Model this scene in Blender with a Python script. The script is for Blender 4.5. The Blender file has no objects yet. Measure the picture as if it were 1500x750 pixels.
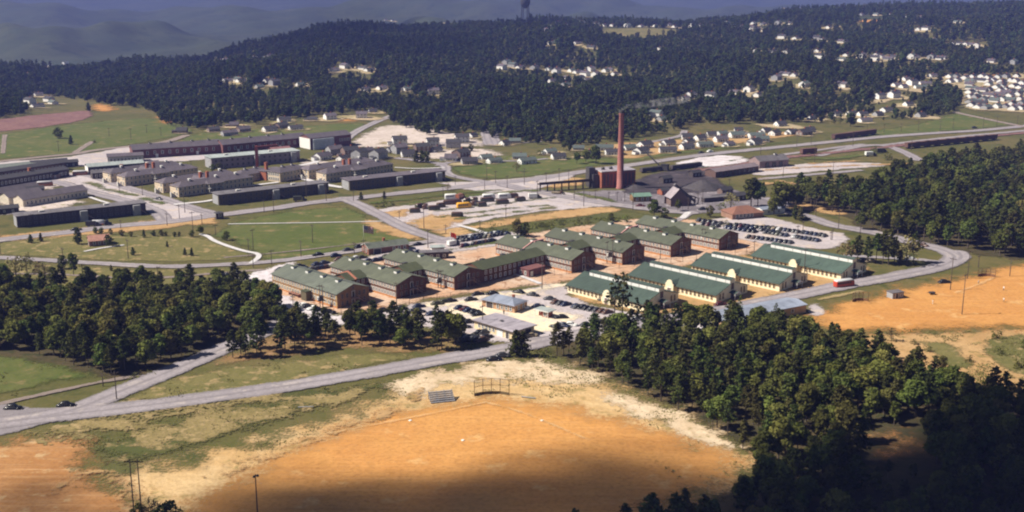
import bpy, math, random
import numpy as np
from mathutils import Matrix, Vector
random.seed(7); rng = np.random.default_rng(11)
R = math.radians
S = bpy.context.scene
COL = S.collection
# ------------------------------------------------------------------ camera
F, H = 1700.0, 110.0
PITCH = math.atan(420 / 1700)
cam = bpy.data.objects.new('camera', bpy.data.cameras.new('camera')); COL.objects.link(cam)
cam.location = (0, 0, H); cam.rotation_euler = (R(90) - PITCH, 0, 0)
cam.data.sensor_width = 36; cam.data.lens = 36 * F / 1500
cam.data.clip_start = 1; cam.data.clip_end = 30000
S.camera = cam
# ------------------------------------------------------------------ terrain
CX = np.array([-400, 0, 60, 100, 200, 300, 360, 400, 470, 520, 600, 700, 760, 830, 900, 1000, 1080, 1150, 1300, 1500, 1900], float)
CY = np.array([80, 88, 90, 92, 83, 78, 62, 56, 36, 34, 36, 31, 27, 26, 27, 27, 20, 10, 3, -4, -6], float)
def sstep(a, b, x):
    t = np.clip((x - a) / (b - a), 0, 1); return t * t * (3 - 2 * t)
def hgt(x, y):
    x = np.asarray(x, float); y = np.asarray(y, float)
    r = np.hypot(x, y)
    px = 750 + F * x / np.maximum(y, 1) * 1.0
    cy = np.interp(px, CX, CY)
    D = np.interp(px, [0, 300, 700, 1100, 1500], [1500, 1550, 1700, 1900, 2150])
    ang = PITCH + np.arctan((cy - 375) / F)
    hc = H - D * np.tan(ang) - 9
    t = sstep(840, 1, r) * 0 + np.clip((r - 840) / (D - 840), 0, 1)
    rise = t * t * (3 - 2 * t)
    und = (np.sin(x * .011 + 1) * np.sin(y * .009) * 5 + np.sin(x * .023 + y * .013) * 2.5) * np.clip((r - 850) / 300, 0, 1) * np.clip((D - r) / 300, 0, 1)
    back = sstep(0, 1, (r - D) / 650.)
    z = np.where(r < D, hc * rise + und, hc * (1 - back) - 58 * back)
    w1 = 22 * np.sin(px * .0105 + .4) + 9 * np.sin(px * .031 + 1) + 4 * np.sin(px * .083)
    w2 = 20 * np.sin(px * .0072 + 2.6) + 10 * np.sin(px * .024) + 4 * np.sin(px * .071 + 1)
    w3 = 26 * np.sin(px * .0063 + 1) + 12 * np.sin(px * .019 + 2) + 5 * np.sin(px * .06)
    ra = r + 120 * np.sin(px * .02) ; g_ = lambda c, w: np.exp(-((ra - c) / w) ** 2)
    z = z + g_(2750, 260) * (34 + w1) * np.clip((r - D - 300) / 300, 0, 1) + g_(3900, 420) * (62 + w2) + sstep(4600, 6600, ra) * (112 + w3)
    z = z + (3 * np.sin(x * .021 + y * .008) * np.sin(y * .013) + 2 * np.sin(x * .047 - y * .02)) * np.clip((r - D - 300) / 300, 0, 1)
    k = np.exp(-((px - 868) / 48) ** 2) * np.exp(-((r - 3100) / 300) ** 2) * 34
    return np.minimum(z + k, 108)
def G(px, py, z=None):
    u = (px - 750) / F; v = (375 - py) / F
    d = (u, math.cos(PITCH) + v * math.sin(PITCH), -math.sin(PITCH) + v * math.cos(PITCH))
    if z is not None:
        t = (z - H) / d[2]; return Vector((d[0] * t, d[1] * t, z))
    t = H / max(-d[2], 1e-3)
    if t < 830: return Vector((d[0] * t, d[1] * t, 0.0))
    t = 600.0
    while t < 9000:
        if H + d[2] * t <= float(hgt(d[0] * t, d[1] * t)): break
        t += 4
    return Vector((d[0] * t, d[1] * t, H + d[2] * t))
def W2(pts): return [tuple(G(*p)[:2]) for p in pts]
def UV(u, v, z=0): c = .70710678; return Vector(((u + v) * c, (v - u) * c, z))
# ------------------------------------------------------------------ tags
def tag(o, label=None, cat=None, group=None, kind=None):
    if label: o['label'] = label
    if cat: o['category'] = cat
    if group: o['group'] = group
    if kind: o['kind'] = kind
    return o
def empty(name, loc, rz=0, label=None, cat=None, group=None, kind=None):
    o = bpy.data.objects.new(name, None); COL.objects.link(o)
    o.location = loc; o.rotation_euler = (0, 0, rz); o.empty_display_size = .5
    return tag(o, label, cat, group, kind)
def place(name, me, parent=None, loc=(0, 0, 0), rz=0, sc=None):
    o = bpy.data.objects.new(name, me); COL.objects.link(o); o.parent = parent
    o.location = loc; o.rotation_euler = (0, 0, rz)
    if sc is not None: o.scale = sc if hasattr(sc, '__len__') else (sc, sc, sc)
    return o
def copy_tree(o, parent=None):
    c = o.copy(); COL.objects.link(c)
    if parent: c.parent = parent
    for ch in o.children: copy_tree(ch, c)
    return c
ORD = 'leftmost second third fourth fifth sixth seventh eighth ninth tenth eleventh twelfth thirteenth fourteenth fifteenth sixteenth seventeenth eighteenth nineteenth twentieth'.split()
def olab(desc, i, n, place_):
    if n == 1: return desc + ' ' + place_
    if i == 0: return desc + ', leftmost ' + place_
    if i == n - 1: return desc + ', rightmost ' + place_
    if i < n / 2 or n - i > 19: return desc + ', ' + ORD[min(i, 19)] + ' from left ' + place_
    return desc + ', ' + ORD[n - 1 - i] + ' from right ' + place_
# ------------------------------------------------------------------ materials
MATS = {}
def nodes(name):
    m = bpy.data.materials.new(name); m.use_nodes = True
    nt = m.node_tree; nt.nodes.clear(); return m, nt
def nd(nt, t, **k):
    n = nt.nodes.new(t)
    for a, b in k.items():
        if a.startswith('i_'): n.inputs[a[2:].replace('_', ' ')].default_value = b
        else: setattr(n, a, b)
    return n
def c4(c): return (c[0], c[1], c[2], 1)
def mixc(nt, fac, a, b):
    n = nt.nodes.new('ShaderNodeMix'); n.data_type = 'RGBA'
    for s, v in ((n.inputs[0], fac), (n.inputs[6], a), (n.inputs[7], b)):
        if hasattr(v, 'links'): nt.links.new(v, s)
        else: s.default_value = v if not hasattr(v, '__len__') else c4(v)
    return n.outputs[2]
def math_(nt, op, a, b=None, c=None, clamp=False):
    n = nt.nodes.new('ShaderNodeMath'); n.operation = op; n.use_clamp = clamp
    for i, v in enumerate((a, b, c)):
        if v is None: continue
        if hasattr(v, 'links'): nt.links.new(v, n.inputs[i])
        else: n.inputs[i].default_value = v
    return n.outputs[0]
def noise(nt, vec, scale, detail=4, rough=.55):
    n = nd(nt, 'ShaderNodeTexNoise'); n.inputs['Scale'].default_value = scale
    n.inputs['Detail'].default_value = detail; n.inputs['Roughness'].default_value = rough
    nt.links.new(vec, n.inputs['Vector']); return n.outputs['Fac']
def ramp(nt, fac, lo, hi):
    n = nd(nt, 'ShaderNodeMapRange'); n.inputs['From Min'].default_value = lo; n.inputs['From Max'].default_value = hi
    n.interpolation_type = 'SMOOTHSTEP'; nt.links.new(fac, n.inputs['Value']); return n.outputs['Result']
def out(nt, sh, disp=None):
    o = nd(nt, 'ShaderNodeOutputMaterial'); nt.links.new(sh, o.inputs['Surface'])
def M(name, c, c2=None, rough=.85, scale=.6, stripe=0, metal=0, vary=0, fine=6, weather=0):
    """painted / boarded / shingled surface: two noises, optional horizontal board lines, optional per-object value change"""
    if name in MATS: return MATS[name]
    m, nt = nodes(name); b = nd(nt, 'ShaderNodeBsdfPrincipled')
    tc = nd(nt, 'ShaderNodeTexCoord').outputs['Object']
    c2 = c2 or tuple(x * .72 for x in c)
    n1 = noise(nt, tc, scale); n2 = noise(nt, tc, fine, 3)
    f = math_(nt, 'ADD', math_(nt, 'MULTIPLY', n1, .65), math_(nt, 'MULTIPLY', n2, .35))
    col = mixc(nt, ramp(nt, f, .35, .65), c, c2)
    if stripe:
        sx = nd(nt, 'ShaderNodeSeparateXYZ'); nt.links.new(tc, sx.inputs[0])
        fr = math_(nt, 'FRACT', math_(nt, 'DIVIDE', sx.outputs['Z'], stripe))
        col = mixc(nt, math_(nt, 'MULTIPLY', math_(nt, 'GREATER_THAN', fr, .78), .45), col, tuple(x * .4 for x in c2))
    if weather:
        mp = nd(nt, 'ShaderNodeMapping'); mp.inputs['Scale'].default_value = (.9, .12, .12); nt.links.new(tc, mp.inputs[0])
        col = mixc(nt, math_(nt, 'MULTIPLY', ramp(nt, noise(nt, mp.outputs[0], 1.0, 5, .7), .42, .68), weather), col, tuple(x * .5 for x in c2))
        col = mixc(nt, math_(nt, 'MULTIPLY', ramp(nt, noise(nt, tc, .09, 4, .7), .5, .7), weather), col, tuple(min(1, x * 1.45) for x in c))
    if vary:
        oi = nd(nt, 'ShaderNodeObjectInfo').outputs['Random']
        col = mixc(nt, math_(nt, 'MULTIPLY', oi, vary), col, tuple(x * .35 for x in c2))
    nt.links.new(col, b.inputs['Base Color']); b.inputs['Roughness'].default_value = rough; b.inputs['Metallic'].default_value = metal
    out(nt, b.outputs[0]); MATS[name] = m; return m
def GM(name, cols, scale=.05, fade=3., ragged=1.0, fine=1.2, tracks=0, patch_=None, alpha=True, bias=0.0, cover=1.0, streak=None, edge=.9, soft=.5):
    """ground-sheet material: colours mixed by noise on world position; the sheet's edge breaks up raggedly (attribute edge = metres inside)"""
    m, nt = nodes(name); b = nd(nt, 'ShaderNodeBsdfPrincipled'); b.inputs['Roughness'].default_value = .95
    b.inputs['Specular IOR Level'].default_value = .1
    pos = nd(nt, 'ShaderNodeNewGeometry').outputs['Position']
    n1 = noise(nt, pos, scale, 5, .6); n2 = noise(nt, pos, fine, 3, .7); n3 = noise(nt, pos, scale * 4.3, 4, .65)
    f = math_(nt, 'ADD', math_(nt, 'MULTIPLY', n1, .55), math_(nt, 'MULTIPLY', n3, .45))
    col = mixc(nt, ramp(nt, f, .40, .60), cols[0], cols[1])
    if len(cols) > 2:
        col = mixc(nt, ramp(nt, math_(nt, 'ADD', n3, bias), .52, .64), col, cols[2])
    col = mixc(nt, math_(nt, 'MULTIPLY', ramp(nt, n2, .42, .72), .55), col, tuple(x * .58 for x in cols[1]))
    n4 = noise(nt, pos, .33, 5, .7)
    col = mixc(nt, math_(nt, 'MULTIPLY', ramp(nt, n4, .44, .70), .40), col, tuple(x * .66 for x in cols[0]))
    if streak:
        for ang, amp in streak:
            mp = nd(nt, 'ShaderNodeMapping'); mp.inputs['Rotation'].default_value = (0, 0, R(ang)); mp.inputs['Scale'].default_value = (.022, .42, .05); nt.links.new(pos, mp.inputs[0])
            col = mixc(nt, math_(nt, 'MULTIPLY', ramp(nt, noise(nt, mp.outputs[0], 1.0, 5, .7), .47, .68), amp), col, tuple(x * .62 for x in cols[1]))
            mp2 = nd(nt, 'ShaderNodeMapping'); mp2.inputs['Rotation'].default_value = (0, 0, R(ang + 9)); mp2.inputs['Scale'].default_value = (.03, .6, .05); mp2.inputs['Location'].default_value = (31, 7, 0); nt.links.new(pos, mp2.inputs[0])
            col = mixc(nt, math_(nt, 'MULTIPLY', ramp(nt, noise(nt, mp2.outputs[0], 1.0, 4, .7), .52, .72), amp), col, tuple(min(x * 1.3 + .04, .85) for x in cols[2]))
    ed = nd(nt, 'ShaderNodeAttribute', attribute_name='edge').outputs['Fac']
    if tracks:
        ac = nd(nt, 'ShaderNodeAttribute', attribute_name='across').outputs['Fac']
        w = math_(nt, 'COSINE', math_(nt, 'MULTIPLY', ac, tracks))
        w = math_(nt, 'ADD', math_(nt, 'MULTIPLY', w, .5), math_(nt, 'MULTIPLY', n3, .9))
        col = mixc(nt, math_(nt, 'MULTIPLY', ramp(nt, w, .4, 1.0), .75), col, tuple(x * .58 for x in cols[0]))
    nt.links.new(col, b.inputs['Base Color'])
    bp = nd(nt, 'ShaderNodeBump'); bp.inputs['Strength'].default_value = .5; bp.inputs['Distance'].default_value = .6
    nt.links.new(n3, bp.inputs['Height']); nt.links.new(bp.outputs[0], b.inputs['Normal'])
    if alpha:
        a = math_(nt, 'DIVIDE', ed, fade)
        nn = math_(nt, 'ADD', math_(nt, 'MULTIPLY', n2, .5), math_(nt, 'MULTIPLY', noise(nt, pos, .10, 6, .65), edge))
        a = math_(nt, 'ADD', a, math_(nt, 'MULTIPLY', math_(nt, 'SUBTRACT', nn, .7), 3.2 * ragged))
        a = math_(nt, 'MULTIPLY', ramp(nt, a, -.25, soft), cover)
        tr = nd(nt, 'ShaderNodeBsdfTransparent'); mx = nd(nt, 'ShaderNodeMixShader')
        nt.links.new(a, mx.inputs[0]); nt.links.new(tr.outputs[0], mx.inputs[1]); nt.links.new(b.outputs[0], mx.inputs[2])
        out(nt, mx.outputs[0])
    else: out(nt, b.outputs[0])
    MATS[name] = m; return m
def leafmat(name, a, b_, c):
    m, nt = nodes(name)
    tint = nd(nt, 'ShaderNodeAttribute', attribute_name='tint').outputs['Fac']
    oi = nd(nt, 'ShaderNodeObjectInfo').outputs['Random']
    col = mixc(nt, tint, a, b_)
    col = mixc(nt, math_(nt, 'MULTIPLY', ramp(nt, oi, .35, 1.0), .75), col, c)
    pos = nd(nt, 'ShaderNodeNewGeometry').outputs['Position']
    col = mixc(nt, math_(nt, 'MULTIPLY', ramp(nt, noise(nt, pos, .03, 3), .42, .7), .4), col, tuple(x * .6 for x in a))
    o2 = math_(nt, 'FRACT', math_(nt, 'MULTIPLY', oi, 7.31)); hs = nd(nt, 'ShaderNodeHueSaturation'); nt.links.new(col, hs.inputs['Color'])
    nt.links.new(math_(nt, 'ADD', math_(nt, 'MULTIPLY', o2, .6), .66), hs.inputs['Value']); nt.links.new(math_(nt, 'ADD', math_(nt, 'MULTIPLY', math_(nt, 'FRACT', math_(nt, 'MULTIPLY', oi, 3.7)), .05), .475), hs.inputs['Hue']); col = hs.outputs[0]
    d = nd(nt, 'ShaderNodeBsdfDiffuse'); t = nd(nt, 'ShaderNodeBsdfTranslucent'); mx = nd(nt, 'ShaderNodeMixShader'); mx.inputs[0].default_value = .22
    for s in (d, t): nt.links.new(col, s.inputs['Color'])
    nt.links.new(d.outputs[0], mx.inputs[1]); nt.links.new(t.outputs[0], mx.inputs[2]); out(nt, mx.outputs[0])
    MATS[name] = m; return m
# ------------------------------------------------------------------ mesh builder
class MB:
    def __init__(s): s.v = []; s.f = []; s.m = []
    def quad(s, pts, mi=0):
        n = len(s.v); s.v += [tuple(p) for p in pts]; s.f.append(tuple(range(n, n + len(pts)))); s.m.append(mi); return s
    def box(s, cx, cy, z0, z1, lx, ly, rz=0, mi=0, top=None, topin=0):
        n = len(s.v); c, q = math.cos(rz), math.sin(rz)
        for z, k in ((z0, 0), (z1, topin)):
            for sx, sy in ((-1, -1), (1, -1), (1, 1), (-1, 1)):
                x, y = sx * (lx / 2 - k), sy * (ly / 2 - k); s.v.append((cx + x * c - y * q, cy + x * q + y * c, z))
        for a, fm in (((3, 2, 1, 0), mi), ((4, 5, 6, 7), mi if top is None else top), ((0, 1, 5, 4), mi), ((1, 2, 6, 5), mi), ((2, 3, 7, 6), mi), ((3, 0, 4, 7), mi)):
            s.f.append(tuple(n + i for i in a)); s.m.append(fm)
        return s
    def bar(s, a, b, w, h=None, mi=0, up=(0, 0, 1)):
        a, b = Vector(a), Vector(b); d = (b - a).normalized(); u = Vector(up)
        if abs(d.dot(u)) > .95: u = Vector((1, 0, 0))
        e = d.cross(u).normalized(); f = e.cross(d).normalized(); h = h or w; n = len(s.v)
        for p in (a, b):
            for i, j in ((-1, -1), (1, -1), (1, 1), (-1, 1)): s.v.append(tuple(p + e * (i * w / 2) + f * (j * h / 2)))
        for q in ((0, 1, 2, 3), (7, 6, 5, 4), (0, 4, 5, 1), (1, 5, 6, 2), (2, 6, 7, 3), (3, 7, 4, 0)): s.f.append(tuple(n + i for i in q)); s.m.append(mi)
        return s
    def lathe(s, prof, n=12, cx=0, cy=0, mi=0, cap=True):
        b = len(s.v)
        for r, z in prof:
            for k in range(n): t = 2 * math.pi * k / n; s.v.append((cx + r * math.cos(t), cy + r * math.sin(t), z))
        for i in range(len(prof) - 1):
            for k in range(n): s.f.append((b + i * n + k, b + i * n + (k + 1) % n, b + (i + 1) * n + (k + 1) % n, b + (i + 1) * n + k)); s.m.append(mi)
        if cap:
            s.f.append(tuple(b + (len(prof) - 1) * n + k for k in range(n))); s.m.append(mi)
            s.f.append(tuple(b + k for k in range(n - 1, -1, -1))); s.m.append(mi)
        return s
    def tube(s, pts, rad, n=7, mi=0):
        b = len(s.v); P = [Vector(p) for p in pts]; rr = rad if hasattr(rad, '__len__') else [rad] * len(P)
        for i, p in enumerate(P):
            d = (P[min(i + 1, len(P) - 1)] - P[max(i - 1, 0)]).normalized(); u = Vector((0, 0, 1)) if abs(d.z) < .9 else Vector((1, 0, 0))
            e = d.cross(u).normalized(); f = e.cross(d)
            for k in range(n): t = 2 * math.pi * k / n; s.v.append(tuple(p + (e * math.cos(t) + f * math.sin(t)) * rr[i]))
        for i in range(len(P) - 1):
            for k in range(n): s.f.append((b + i * n + k, b + i * n + (k + 1) % n, b + (i + 1) * n + (k + 1) % n, b + (i + 1) * n + k)); s.m.append(mi)
        s.f.append(tuple(b + k for k in range(n))); s.m.append(mi); s.f.append(tuple(b + (len(P) - 1) * n + k for k in range(n))); s.m.append(mi)
        return s
    def mesh(s, name, mats, smooth=False):
        me = bpy.data.meshes.new(name); me.from_pydata(s.v, [], s.f)
        for m in (mats if isinstance(mats, (list, tuple)) else [mats]): me.materials.append(m)
        me.polygons.foreach_set('material_index', s.m)
        if smooth: me.polygons.foreach_set('use_smooth', [True] * len(s.f))
        me.update(); return me
    def build(s, name, mats, parent=None, loc=(0, 0, 0), rz=0, smooth=False): return place(name, s.mesh(name, mats, smooth), parent, loc, rz)
def arrmesh(name, V, Q, mats, attrs={}, smooth=False, mi=None):
    me = bpy.data.meshes.new(name); nv, nq = len(V), len(Q); k = Q.shape[1]
    me.vertices.add(nv); me.vertices.foreach_set('co', np.asarray(V, np.float32).ravel())
    me.loops.add(nq * k); me.loops.foreach_set('vertex_index', np.asarray(Q, np.int32).ravel())
    me.polygons.add(nq); me.polygons.foreach_set('loop_start', np.arange(0, nq * k, k, dtype=np.int32)); 
    for m in (mats if isinstance(mats, (list, tuple)) else [mats]): me.materials.append(m)
    if mi is not None: me.polygons.foreach_set('material_index', np.asarray(mi, np.int32))
    for a, val in attrs.items():
        at = me.attributes.new(a, 'FLOAT', 'POINT'); at.data.foreach_set('value', np.asarray(val, np.float32))
    if smooth: me.polygons.foreach_set('use_smooth', np.ones(nq, bool))
    me.update(calc_edges=True); return me
# ------------------------------------------------------------------ ground sheets
def sdf(P, poly):
    P = np.asarray(P); A = np.asarray(poly, float); B = np.roll(A, -1, 0)
    d2 = np.full(len(P), 1e18); ins = np.zeros(len(P), bool)
    for a, b in zip(A, B):
        e = b - a; w = P - a; t = np.clip((w @ e) / max(e @ e, 1e-9), 0, 1)
        q = w - t[:, None] * e; d2 = np.minimum(d2, (q * q).sum(1))
        c = (a[1] > P[:, 1]) != (b[1] > P[:, 1])
        xi = a[0] + (P[:, 1] - a[1]) / (b[1] - a[1] if abs(b[1] - a[1]) > 1e-9 else 1e-9) * e[0]
        ins ^= c & (P[:, 0] < xi)
    d = np.sqrt(d2); return np.where(ins, d, -d)
def smooth_line(pts, it=2):
    P = [np.array(p, float) for p in pts]
    for _ in range(it):
        Q = [P[0]]
        for a, b in zip(P, P[1:]): Q += [a * .75 + b * .25, a * .25 + b * .75]
        P = Q + [P[-1]]
    return np.array(P)
def grid(mn, mx, st):
    nx = int((mx[0] - mn[0]) / st) + 2; ny = int((mx[1] - mn[1]) / st) + 2
    X, Y = np.meshgrid(mn[0] + np.arange(nx) * st, mn[1] + np.arange(ny) * st)
    i = np.arange(nx * ny).reshape(ny, nx)
    Q = np.stack([i[:-1, :-1].ravel(), i[:-1, 1:].ravel(), i[1:, 1:].ravel(), i[1:, :-1].ravel()], 1)
    return np.stack([X.ravel(), Y.ravel()], 1), Q
SHEETN = [0]
def sheet(name, P, Q, d, mat, layer, margin, label=None, across=None, kind='structure'):
    keep = (d[Q] > -margin).any(1); Q = Q[keep]; u, inv = np.unique(Q, return_inverse=True)
    P = P[u]; SHEETN[0] += 1; z = hgt(P[:, 0], P[:, 1]) + .05 * layer + .0045 * (SHEETN[0] % 11)
    at = {'edge': d[u]}
    if across is not None: at['across'] = across[u]
    me = arrmesh(name, np.column_stack([P, z]), inv.reshape(-1, 4), mat, at, smooth=True)
    o = place(name, me); tag(o, label, None, None, kind); return o
def patch(name, polys, mat, layer, step=2., margin=4., smooth=1, world=False):
    PS = []
    for p in polys:
        w = p if world else W2(p)
        if smooth:
            w = list(smooth_line(w + w[:1], smooth))[:-1]
        PS.append(np.array(w))
    allp = np.concatenate(PS); P, Q = grid(allp.min(0) - margin, allp.max(0) + margin, step)
    d = np.max([sdf(P, p) for p in PS], 0)
    return sheet(name, P, Q, d, MATS[mat], layer, margin)
def road(name, lines, mat, layer, step=1.5, margin=1.5, world=False):
    """lines: list of (points, width)"""
    LS = [(smooth_line(pts if world else W2(pts), 2), w) for pts, w in lines]
    allp = np.concatenate([l for l, _ in LS]); mw = max(w for _, w in LS)
    P, Q = grid(allp.min(0) - mw, allp.max(0) + mw, step)
    best = np.full(len(P), -1e9); ac = np.zeros(len(P))
    for l, w in LS:
        bb = (P[:, 0] > l[:, 0].min() - w) & (P[:, 0] < l[:, 0].max() + w) & (P[:, 1] > l[:, 1].min() - w) & (P[:, 1] < l[:, 1].max() + w)
        ix = np.nonzero(bb)[0]; p = P[ix]; dm = np.full(len(p), 1e9); sg = np.zeros(len(p))
        for a, b in zip(l, l[1:]):
            e = b - a; q = p - a; t = np.clip((q @ e) / max(e @ e, 1e-9), 0, 1); r_ = q - t[:, None] * e
            dd = np.sqrt((r_ * r_).sum(1)); m = dd < dm
            dm = np.where(m, dd, dm); sg = np.where(m, np.sign(e[0] * q[:, 1] - e[1] * q[:, 0]) * dd, sg)
        e_ = w / 2 - dm; m = e_ > best[ix]; best[ix] = np.where(m, e_, best[ix]); ac[ix] = np.where(m, sg, ac[ix])
    return sheet(name, P, Q, best, MATS[mat], layer, margin, across=ac)
# ------------------------------------------------------------------ world, sun, air
w = bpy.data.worlds.new('World'); S.world = w; w.use_nodes = True
nt = w.node_tree; bg = nt.nodes['Background']
sky = nt.nodes.new('ShaderNodeTexSky'); sky.sky_type = 'NISHITA'; sky.sun_disc = False
SEL, SAZ = R(46), R(184)          # sun height, and its direction measured from +X
sky.sun_elevation = SEL; sky.sun_rotation = R(90) - SAZ; sky.air_density = 1.0; sky.dust_density = 1.0
nt.links.new(sky.outputs[0], bg.inputs[0]); bg.inputs[1].default_value = .03
SD = Vector((math.cos(SEL) * math.cos(SAZ), math.cos(SEL) * math.sin(SAZ), math.sin(SEL)))
sun = bpy.data.objects.new('sun', bpy.data.lights.new('sun', 'SUN')); COL.objects.link(sun)
sun.data.energy = 5.0; sun.data.angle = R(.6); sun.data.color = (1, .92, .78)
sun.rotation_euler = SD.to_track_quat('Z', 'Y').to_euler()
S.view_settings.view_transform = 'Standard'; S.view_settings.look = 'None'; S.view_settings.exposure = .80; S.view_settings.gamma = 1
S.view_settings.use_curve_mapping = False
S.cycles.max_bounces = 5; S.cycles.diffuse_bounces = 2; S.cycles.transparent_max_bounces = 40; S.cycles.volume_bounces = 1
S.cycles.use_denoising = True; S.cycles.pixel_filter_type = 'BLACKMAN_HARRIS'; S.cycles.filter_width = 2.1
def haze():
    m, nt = nodes('haze_air'); v = nd(nt, 'ShaderNodeVolumePrincipled')
    v.inputs['Color'].default_value = (.20, .255, .78, 1); v.inputs['Density'].default_value = HAZE; v.inputs['Anisotropy'].default_value = 0
    o = nd(nt, 'ShaderNodeOutputMaterial'); nt.links.new(v.outputs[0], o.inputs['Volume'])
    b = MB().box(0, 4400, -76, 119, 9200, 9800); o = b.build('haze', m); tag(o, 'thin blue summer haze over the valley', None, None, 'stuff')
HAZE = 1.4e-4
haze()
# ------------------------------------------------------------------ ground materials
GM('turf', [(.082, .084, .025), (.13, .105, .042), (.06, .068, .02)], .018, alpha=False)
GM('lush', [(.075, .098, .024), (.108, .112, .036), (.20, .155, .07)], .03, fade=5, bias=-.045)
GM('deep_turf', [(.070, .080, .024), (.102, .098, .035), (.28, .205, .10)], .05, fade=5, ragged=1.5, bias=-.035)
GM('straw', [(.27, .205, .095), (.165, .135, .052), (.34, .25, .13)], .08, fade=6, ragged=2.2, edge=1.0)
GM('strip_earth', [(.26, .15, .07), (.15, .12, .05), (.34, .20, .11)], .08, fade=5, ragged=1.5)
GM('pale_lot', [(.56, .48, .45), (.45, .38, .345), (.27, .245, .13)], .05, fade=5, ragged=1.6, bias=-.03)
GM('dry_turf', [(.165, .142, .055), (.105, .105, .034), (.30, .22, .11)], .05, fade=4)
GM('clay', [(.515, .26, .083), (.465, .218, .066), (.56, .335, .14)], .02, fade=9, fine=.9, ragged=1.0, bias=-.05, streak=[(14, .12), (-38, .12), (60, .08)], soft=1.0)
GM('dark_clay', [(.39, .205, .085), (.33, .155, .055), (.47, .32, .17)], .03, fade=8, ragged=1.4, bias=-.03, streak=[(35, .22), (-25, .22), (70, .12)], soft=1.0)
GM('sand', [(.55, .39, .21), (.47, .30, .135), (.27, .21, .09)], .035, fade=9, ragged=1.5, bias=-.03, streak=[(28, .2), (-40, .2)], soft=.9)
GM('pale_sand', [(.62, .50, .36), (.48, .36, .24), (.24, .20, .09)], .06, fade=5, ragged=1.5, bias=-.03)
GM('tan', [(.44, .285, .14), (.37, .225, .10), (.21, .165, .06)], .04, fade=5, ragged=1.3, bias=-.04)
GM('yard_clay', [(.46, .275, .17), (.54, .41, .32), (.26, .13, .068)], .06, fade=5, ragged=1.3, bias=0)
GM('gravel', [(.46, .41, .43), (.37, .33, .345), (.52, .43, .37)], .035, fade=2.2, ragged=1.5)
GM('white_gravel', [(.62, .58, .62), (.50, .45, .48), (.43, .38, .38)], .05, fade=3, ragged=1.6)
GM('cream_gravel', [(.74, .64, .46), (.62, .53, .42), (.50, .45, .45)], .035, fade=4, ragged=1.6)
GM('road_gravel', [(.31, .28, .305), (.25, .225, .245), (.36, .32, .32)], .03, fade=1.5, ragged=.8, tracks=1.7)
GM('brown_road', [(.28, .225, .205), (.24, .195, .185), (.33, .28, .26)], .03, fade=1.0, ragged=.8, tracks=1.5)
GM('concrete', [(.60, .58, .60), (.52, .50, .52)], .2, fade=.4, ragged=.3)
GM('chalk', [(.74, .55, .32), (.66, .45, .22)], .3, fade=.8, ragged=1.6, cover=.35)
GM('coal', [(.04, .035, .04), (.07, .058, .066), (.13, .105, .11)], .04, fade=4, ragged=1.2, bias=-.05)
GM('ash', [(.20, .18, .20), (.13, .115, .13), (.30, .27, .29)], .03, fade=4, ragged=1)
GM('plowed', [(.21, .115, .105), (.16, .085, .085), (.25, .15, .13)], .05, fade=4, fine=.4)
GM('forest_floor', [(.05, .045, .022), (.08, .06, .03), (.035, .04, .015)], .05, fade=6)
GM('brush', [(.07, .08, .024), (.105, .098, .034), (.045, .056, .016)], .10, fade=4, ragged=1.4)
GM('hill_wood', [(.040, .052, .026), (.055, .062, .030), (.028, .038, .02)], .006, fine=.05, alpha=False)
# ------------------------------------------------------------------ the ground sheet, out past the wooded ridge, and the far hills
def polar(name, p0, p1, dp, r0, r1, nr, mat, lift=0):
    pp = np.arange(p0, p1 + dp, dp); rr = np.exp(np.linspace(math.log(r0), math.log(r1), nr))
    A, RR = np.meshgrid(np.arctan((pp - 750) / F), rr); X = RR * np.sin(A); Y = RR * np.cos(A)
    Z = hgt(X, Y) + lift; n = len(pp); i = np.arange(len(rr) * n).reshape(len(rr), n)
    Q = np.stack([i[:-1, :-1].ravel(), i[:-1, 1:].ravel(), i[1:, 1:].ravel(), i[1:, :-1].ravel()], 1)
    o = place(name, arrmesh(name, np.column_stack([X.ravel(), Y.ravel(), Z.ravel()]), Q, MATS[mat], smooth=True))
    return tag(o, None, None, None, 'structure')
polar('ground', -1500, 3000, 12, 60, 1700, 300, 'turf')
polar('hills', -1500, 3000, 12, 1690, 9000, 200, 'hill_wood', -.1)
# ------------------------------------------------------------------ patches of ground (picture points of the reference, set down on the terrain)
patch('forest_floor', [[(-60, 545), (0, 525), (60, 535), (120, 545), (170, 560), (240, 545), (300, 520), (350, 500), (440, 470), (400, 440), (330, 428), (250, 425), (150, 420), (60, 432), (-60, 432)],
    [(805, 500), (815, 525), (905, 562), (985, 600), (1060, 642), (1120, 690), (1040, 735), (930, 765), (800, 800), (780, 900), (1700, 900), (1650, 640), (1480, 608), (1400, 575), (1340, 548), (1280, 522), (1200, 505), (1170, 490), (1080, 480), (1010, 485), (900, 495)],
    [(1120, 300), (1180, 308), (1240, 314), (1260, 338), (1300, 348), (1350, 356), (1420, 372), (1480, 381), (1700, 390), (1700, 225), (1500, 232), (1430, 238), (1380, 245), (1300, 262), (1250, 285), (1180, 285)],
    [(305, 535), (400, 522), (500, 507), (560, 512), (640, 515), (690, 512), (690, 500), (600, 490), (500, 482), (440, 480), (380, 500)]][:3], 'forest_floor', 1, 3)
patch('strip_floor', [[(305, 537), (400, 524), (500, 509), (560, 514), (640, 517), (692, 514), (690, 498), (600, 488), (500, 480), (440, 478), (380, 500)]], 'strip_earth', 2, 2)
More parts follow.
